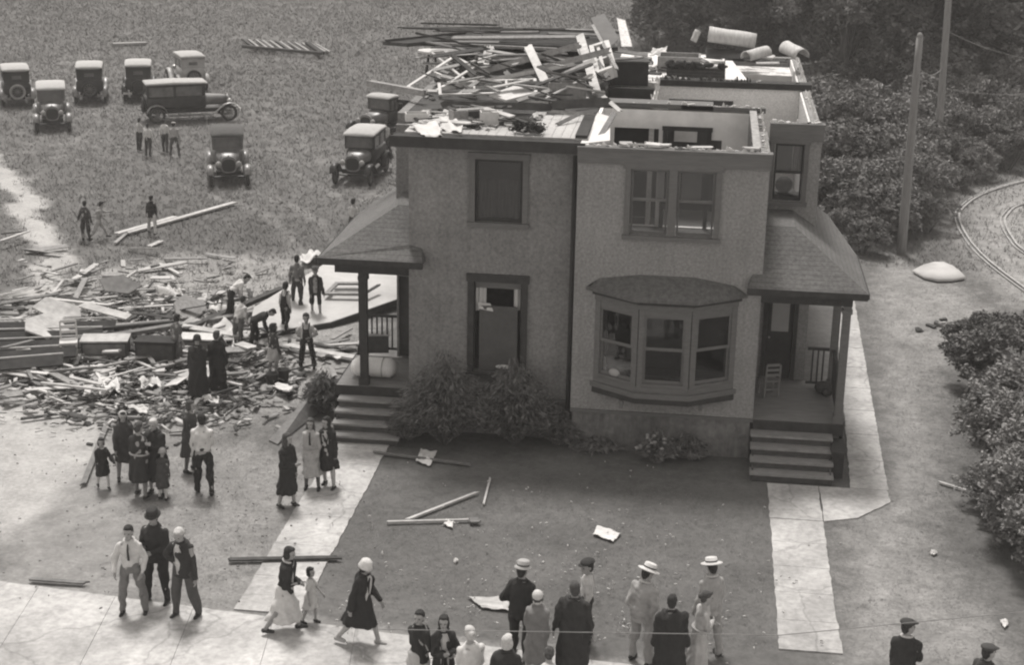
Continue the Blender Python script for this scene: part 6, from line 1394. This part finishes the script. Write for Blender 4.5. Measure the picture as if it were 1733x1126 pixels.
def glumps(n, xr, yr, s0, s1, wt=(1, 1, 1)):
    for i in range(n):
        k = rs.choices(range(3), wt)[0] + 3 * rs.randrange(3); lump(G(rs.triangular(*xr), rs.triangular(*yr), -.01), rs.uniform(s0, s1), k, BT[k % 3], 'rubble', 'rubble strewn over the ground left of the house', 'rubble_lump')
glumps(70, (60, 460, 240), (590, 700, 640), .04, .12, (1.4, 1, 1)); glumps(60, (330, 560, 410), (610, 720, 670), .06, .11, (.4, 1, 2)); glumps(60, (0, 500, 200), (430, 600, 540), .05, .14, (2, 1, .5)); glumps(20, (0, 450, 200), (700, 790, 720), .05, .09, (.5, 1, 1.5))
def litter(name, n, m, s0, s1, pts, label):
    rg = np.random.default_rng(len(name)); v = []
    cx_, cy_ = rg.normal(.45, .22, n * 2), rg.normal(.55, .22, n * 2); k = (cx_ > 0) & (cx_ < 1) & (cy_ > 0) & (cy_ < 1); cx_, cy_ = cx_[k][:n], cy_[k][:n]
    P = np.array([tuple(G(pts[0] + (pts[1] - pts[0]) * a, pts[2] + (pts[3] - pts[2]) * b, .02)) for a, b in zip(cx_, cy_)]); n = len(P)
    a = rg.uniform(0, 3.14, n); L = rg.uniform(s0, s1, n); w = L * rg.uniform(.08, .5, n); dz = rg.uniform(-.3, .3, n) * L
    d = np.stack([np.cos(a) * L, np.sin(a) * L, dz], 1); e = np.stack([-np.sin(a) * w, np.cos(a) * w, rg.uniform(-.3, .3, n) * w], 1); P[:, 2] += np.abs(dz) + rg.random(n) * .12
    up_ = np.array([0, 0, .012]); c = [P - d - e, P + d - e, P + d + e, P - d + e]; V = np.stack([q + up_ for q in c] + [q - up_ for q in c], 1).reshape(-1, 3)
    F = np.array([(0, 1, 2, 3), (7, 6, 5, 4), (0, 4, 5, 1), (1, 5, 6, 2), (2, 6, 7, 3), (3, 7, 4, 0)]); F = (F[None] + (np.arange(n) * 8)[:, None, None]).reshape(-1, 4)
    o = bpy.data.objects.new(name, fast_mesh(name, V, F, m)); C.objects.link(o); tag(o, label, 'litter', kind='stuff')
litter('pale_splinters', 1000, RUB[0], .02, .16, (-20, 520, 440, 740), 'tiny pale splinters and plaster crumbs carpeting the ground wreckage')
litter('grey_splinters', 1100, RUB[1], .03, .22, (-20, 560, 440, 730), 'tiny grey splinters carpeting the ground wreckage')
litter('dark_splinters', 900, RUB[2], .03, .22, (-20, 600, 450, 740), 'tiny dark splinters and bits carpeting the ground wreckage')
litter('lawn_scraps', 420, RUB[0], .008, .03, (450, 1500, 760, 1200), 'tiny pale scraps and leaves dotted over the front lawn')
litter('yard_crumbs', 260, RUB[1], .008, .03, (-100, 700, 650, 1050), 'tiny grey crumbs dotted over the worn left yard')
glumps(10, (1540, 1660, 1590), (535, 580, 560), .08, .15, (.6, 1, 1))

# ------------------------------------------------------------ shrubs by the house
shrubm = mat('house_shrub_foliage', .095, var=.5, scale=6, rough=.8, var2=.3, scale2=2)
def spray(name, n, h, w, m, seed):
    rg = np.random.default_rng(seed); v = []; 
    a = rg.uniform(0, 6.28, n); r = rg.random(n) ** .6; tip = np.stack([np.cos(a) * w * r, np.sin(a) * w * .75 * r, h * (1 - .62 * r ** 1.6) * rg.uniform(.75, 1.05, n)], 1)
    ts = np.linspace(.18, 1.04, 22)
    for t in ts:
        base = np.stack([tip[:, 0] * t ** 1.3, tip[:, 1] * t ** 1.3, tip[:, 2] * (t * (1.25 - .25 * t) / 1.0)], 1) + rg.normal(0, .03, (n, 3))
        od = tip.copy(); od[:, 2] *= (.9 - t * 1.1); od /= np.linalg.norm(od, axis=1)[:, None]; d = rg.normal(size=(n, 3)) * .45 + od; d /= np.linalg.norm(d, axis=1)[:, None]; e = np.cross(d, rg.normal(size=(n, 3))); e /= np.linalg.norm(e, axis=1)[:, None]
        s_ = rg.uniform(.05, .10, (n, 1)); v.append(np.stack([base - d * s_, base + e * s_ * .17, base + d * s_, base - e * s_ * .17], 1))
    v = np.concatenate(v).reshape(-1, 3); v[:, 2] = np.maximum(v[:, 2], .0); return fast_mesh(name, v, np.arange(len(v)).reshape(-1, 4), m), tip
def shrub(px, py, h, w, n, m, label, seed, kind='shrub', grp=None, Y=None):
    g = G(px, py)
    if Y: g = Vector((at(px, py, Y).x, Y, 0))
    r = empty(kind, g, label, kind, grp); me, tip = spray('foliage', n, h, w, m, seed); o = bpy.data.objects.new('foliage', me); C.objects.link(o); o.parent = r
    mb = MB()
    for k in range(18): p = tip[k]; mb.tube([(p[0] * .05, p[1] * .05, 0), (p[0] * .4, p[1] * .4, p[2] * .55), (p[0] * .9, p[1] * .9, p[2] * .92)], [.014, .01, .004], 5)
    s_ = MB(); s_.v = [(Vector(q) + g) for q in mb.v]; s_.f = mb.f; s_.build('stem', bark, r); return r
shrub(752, 752, 2.1, 1.2, 700, shrubm, 'largest feathery dark shrub, beside the left steps', 1); shrub(868, 752, 1.95, 1.05, 640, shrubm, 'dark shrub under the broken left window', 2); shrub(945, 752, .85, .6, 260, shrubm, 'small low shrub at the joint of the two halves', 3); shrub(688, 745, .8, .5, 220, shrubm, 'low dark shrub hugging the left steps', 4)
shrub(548, 700, 1.0, .55, 260, shrubm, 'dark bush between the sloping board and the left steps', 5); shrub(1110, 782, .75, .5, 200, leaf_mid, 'pale flowering plant below the bay window', 6, 'flowering_plant'); shrub(1165, 775, .5, .5, 160, leaf_mid, 'low leafy plant right of the pale flowering plant', 7, 'flowering_plant'); shrub(1010, 762, .3, .6, 120, leaf_mid, 'low weeds along the foundation left of the flowering plant', 8, 'weed_clump')
mb = MB()
for k in range(26):
    c = G(1110, 782) + Vector((random.gauss(0, .22), random.gauss(-.15, .15), random.uniform(.3, .72))); mb.ell(c, (.05, .05, .035), None, 7, 5)
fp = [o for o in bpy.data.objects if o.get('label', '').startswith('pale flowering plant')][0]; mb.build('blossom', mat('pale_blossom', .17), fp, True)

for o in bpy.data.objects:
    if '_local' in o: del o['_local']

hz = MB(); hz.box(-120, 120, -30, 135, -1.2, 19); ho = hz.build('black_lift_haze', None); tag(ho, kind='stuff')  # volume box added to lift the dark tones
hm_ = bpy.data.materials.new('black_lift_volume'); hm_.use_nodes = True; hn = hm_.node_tree; hn.nodes.clear(); hv_ = hn.nodes.new('ShaderNodeVolumePrincipled'); hv_.inputs['Density'].default_value = .0007; hv_.inputs['Color'].default_value = (.9, .88, .86, 1)
hx_ = hn.nodes.new('ShaderNodeOutputMaterial'); hn.links.new(hv_.outputs[0], hx_.inputs['Volume']); ho.data.materials.append(hm_)
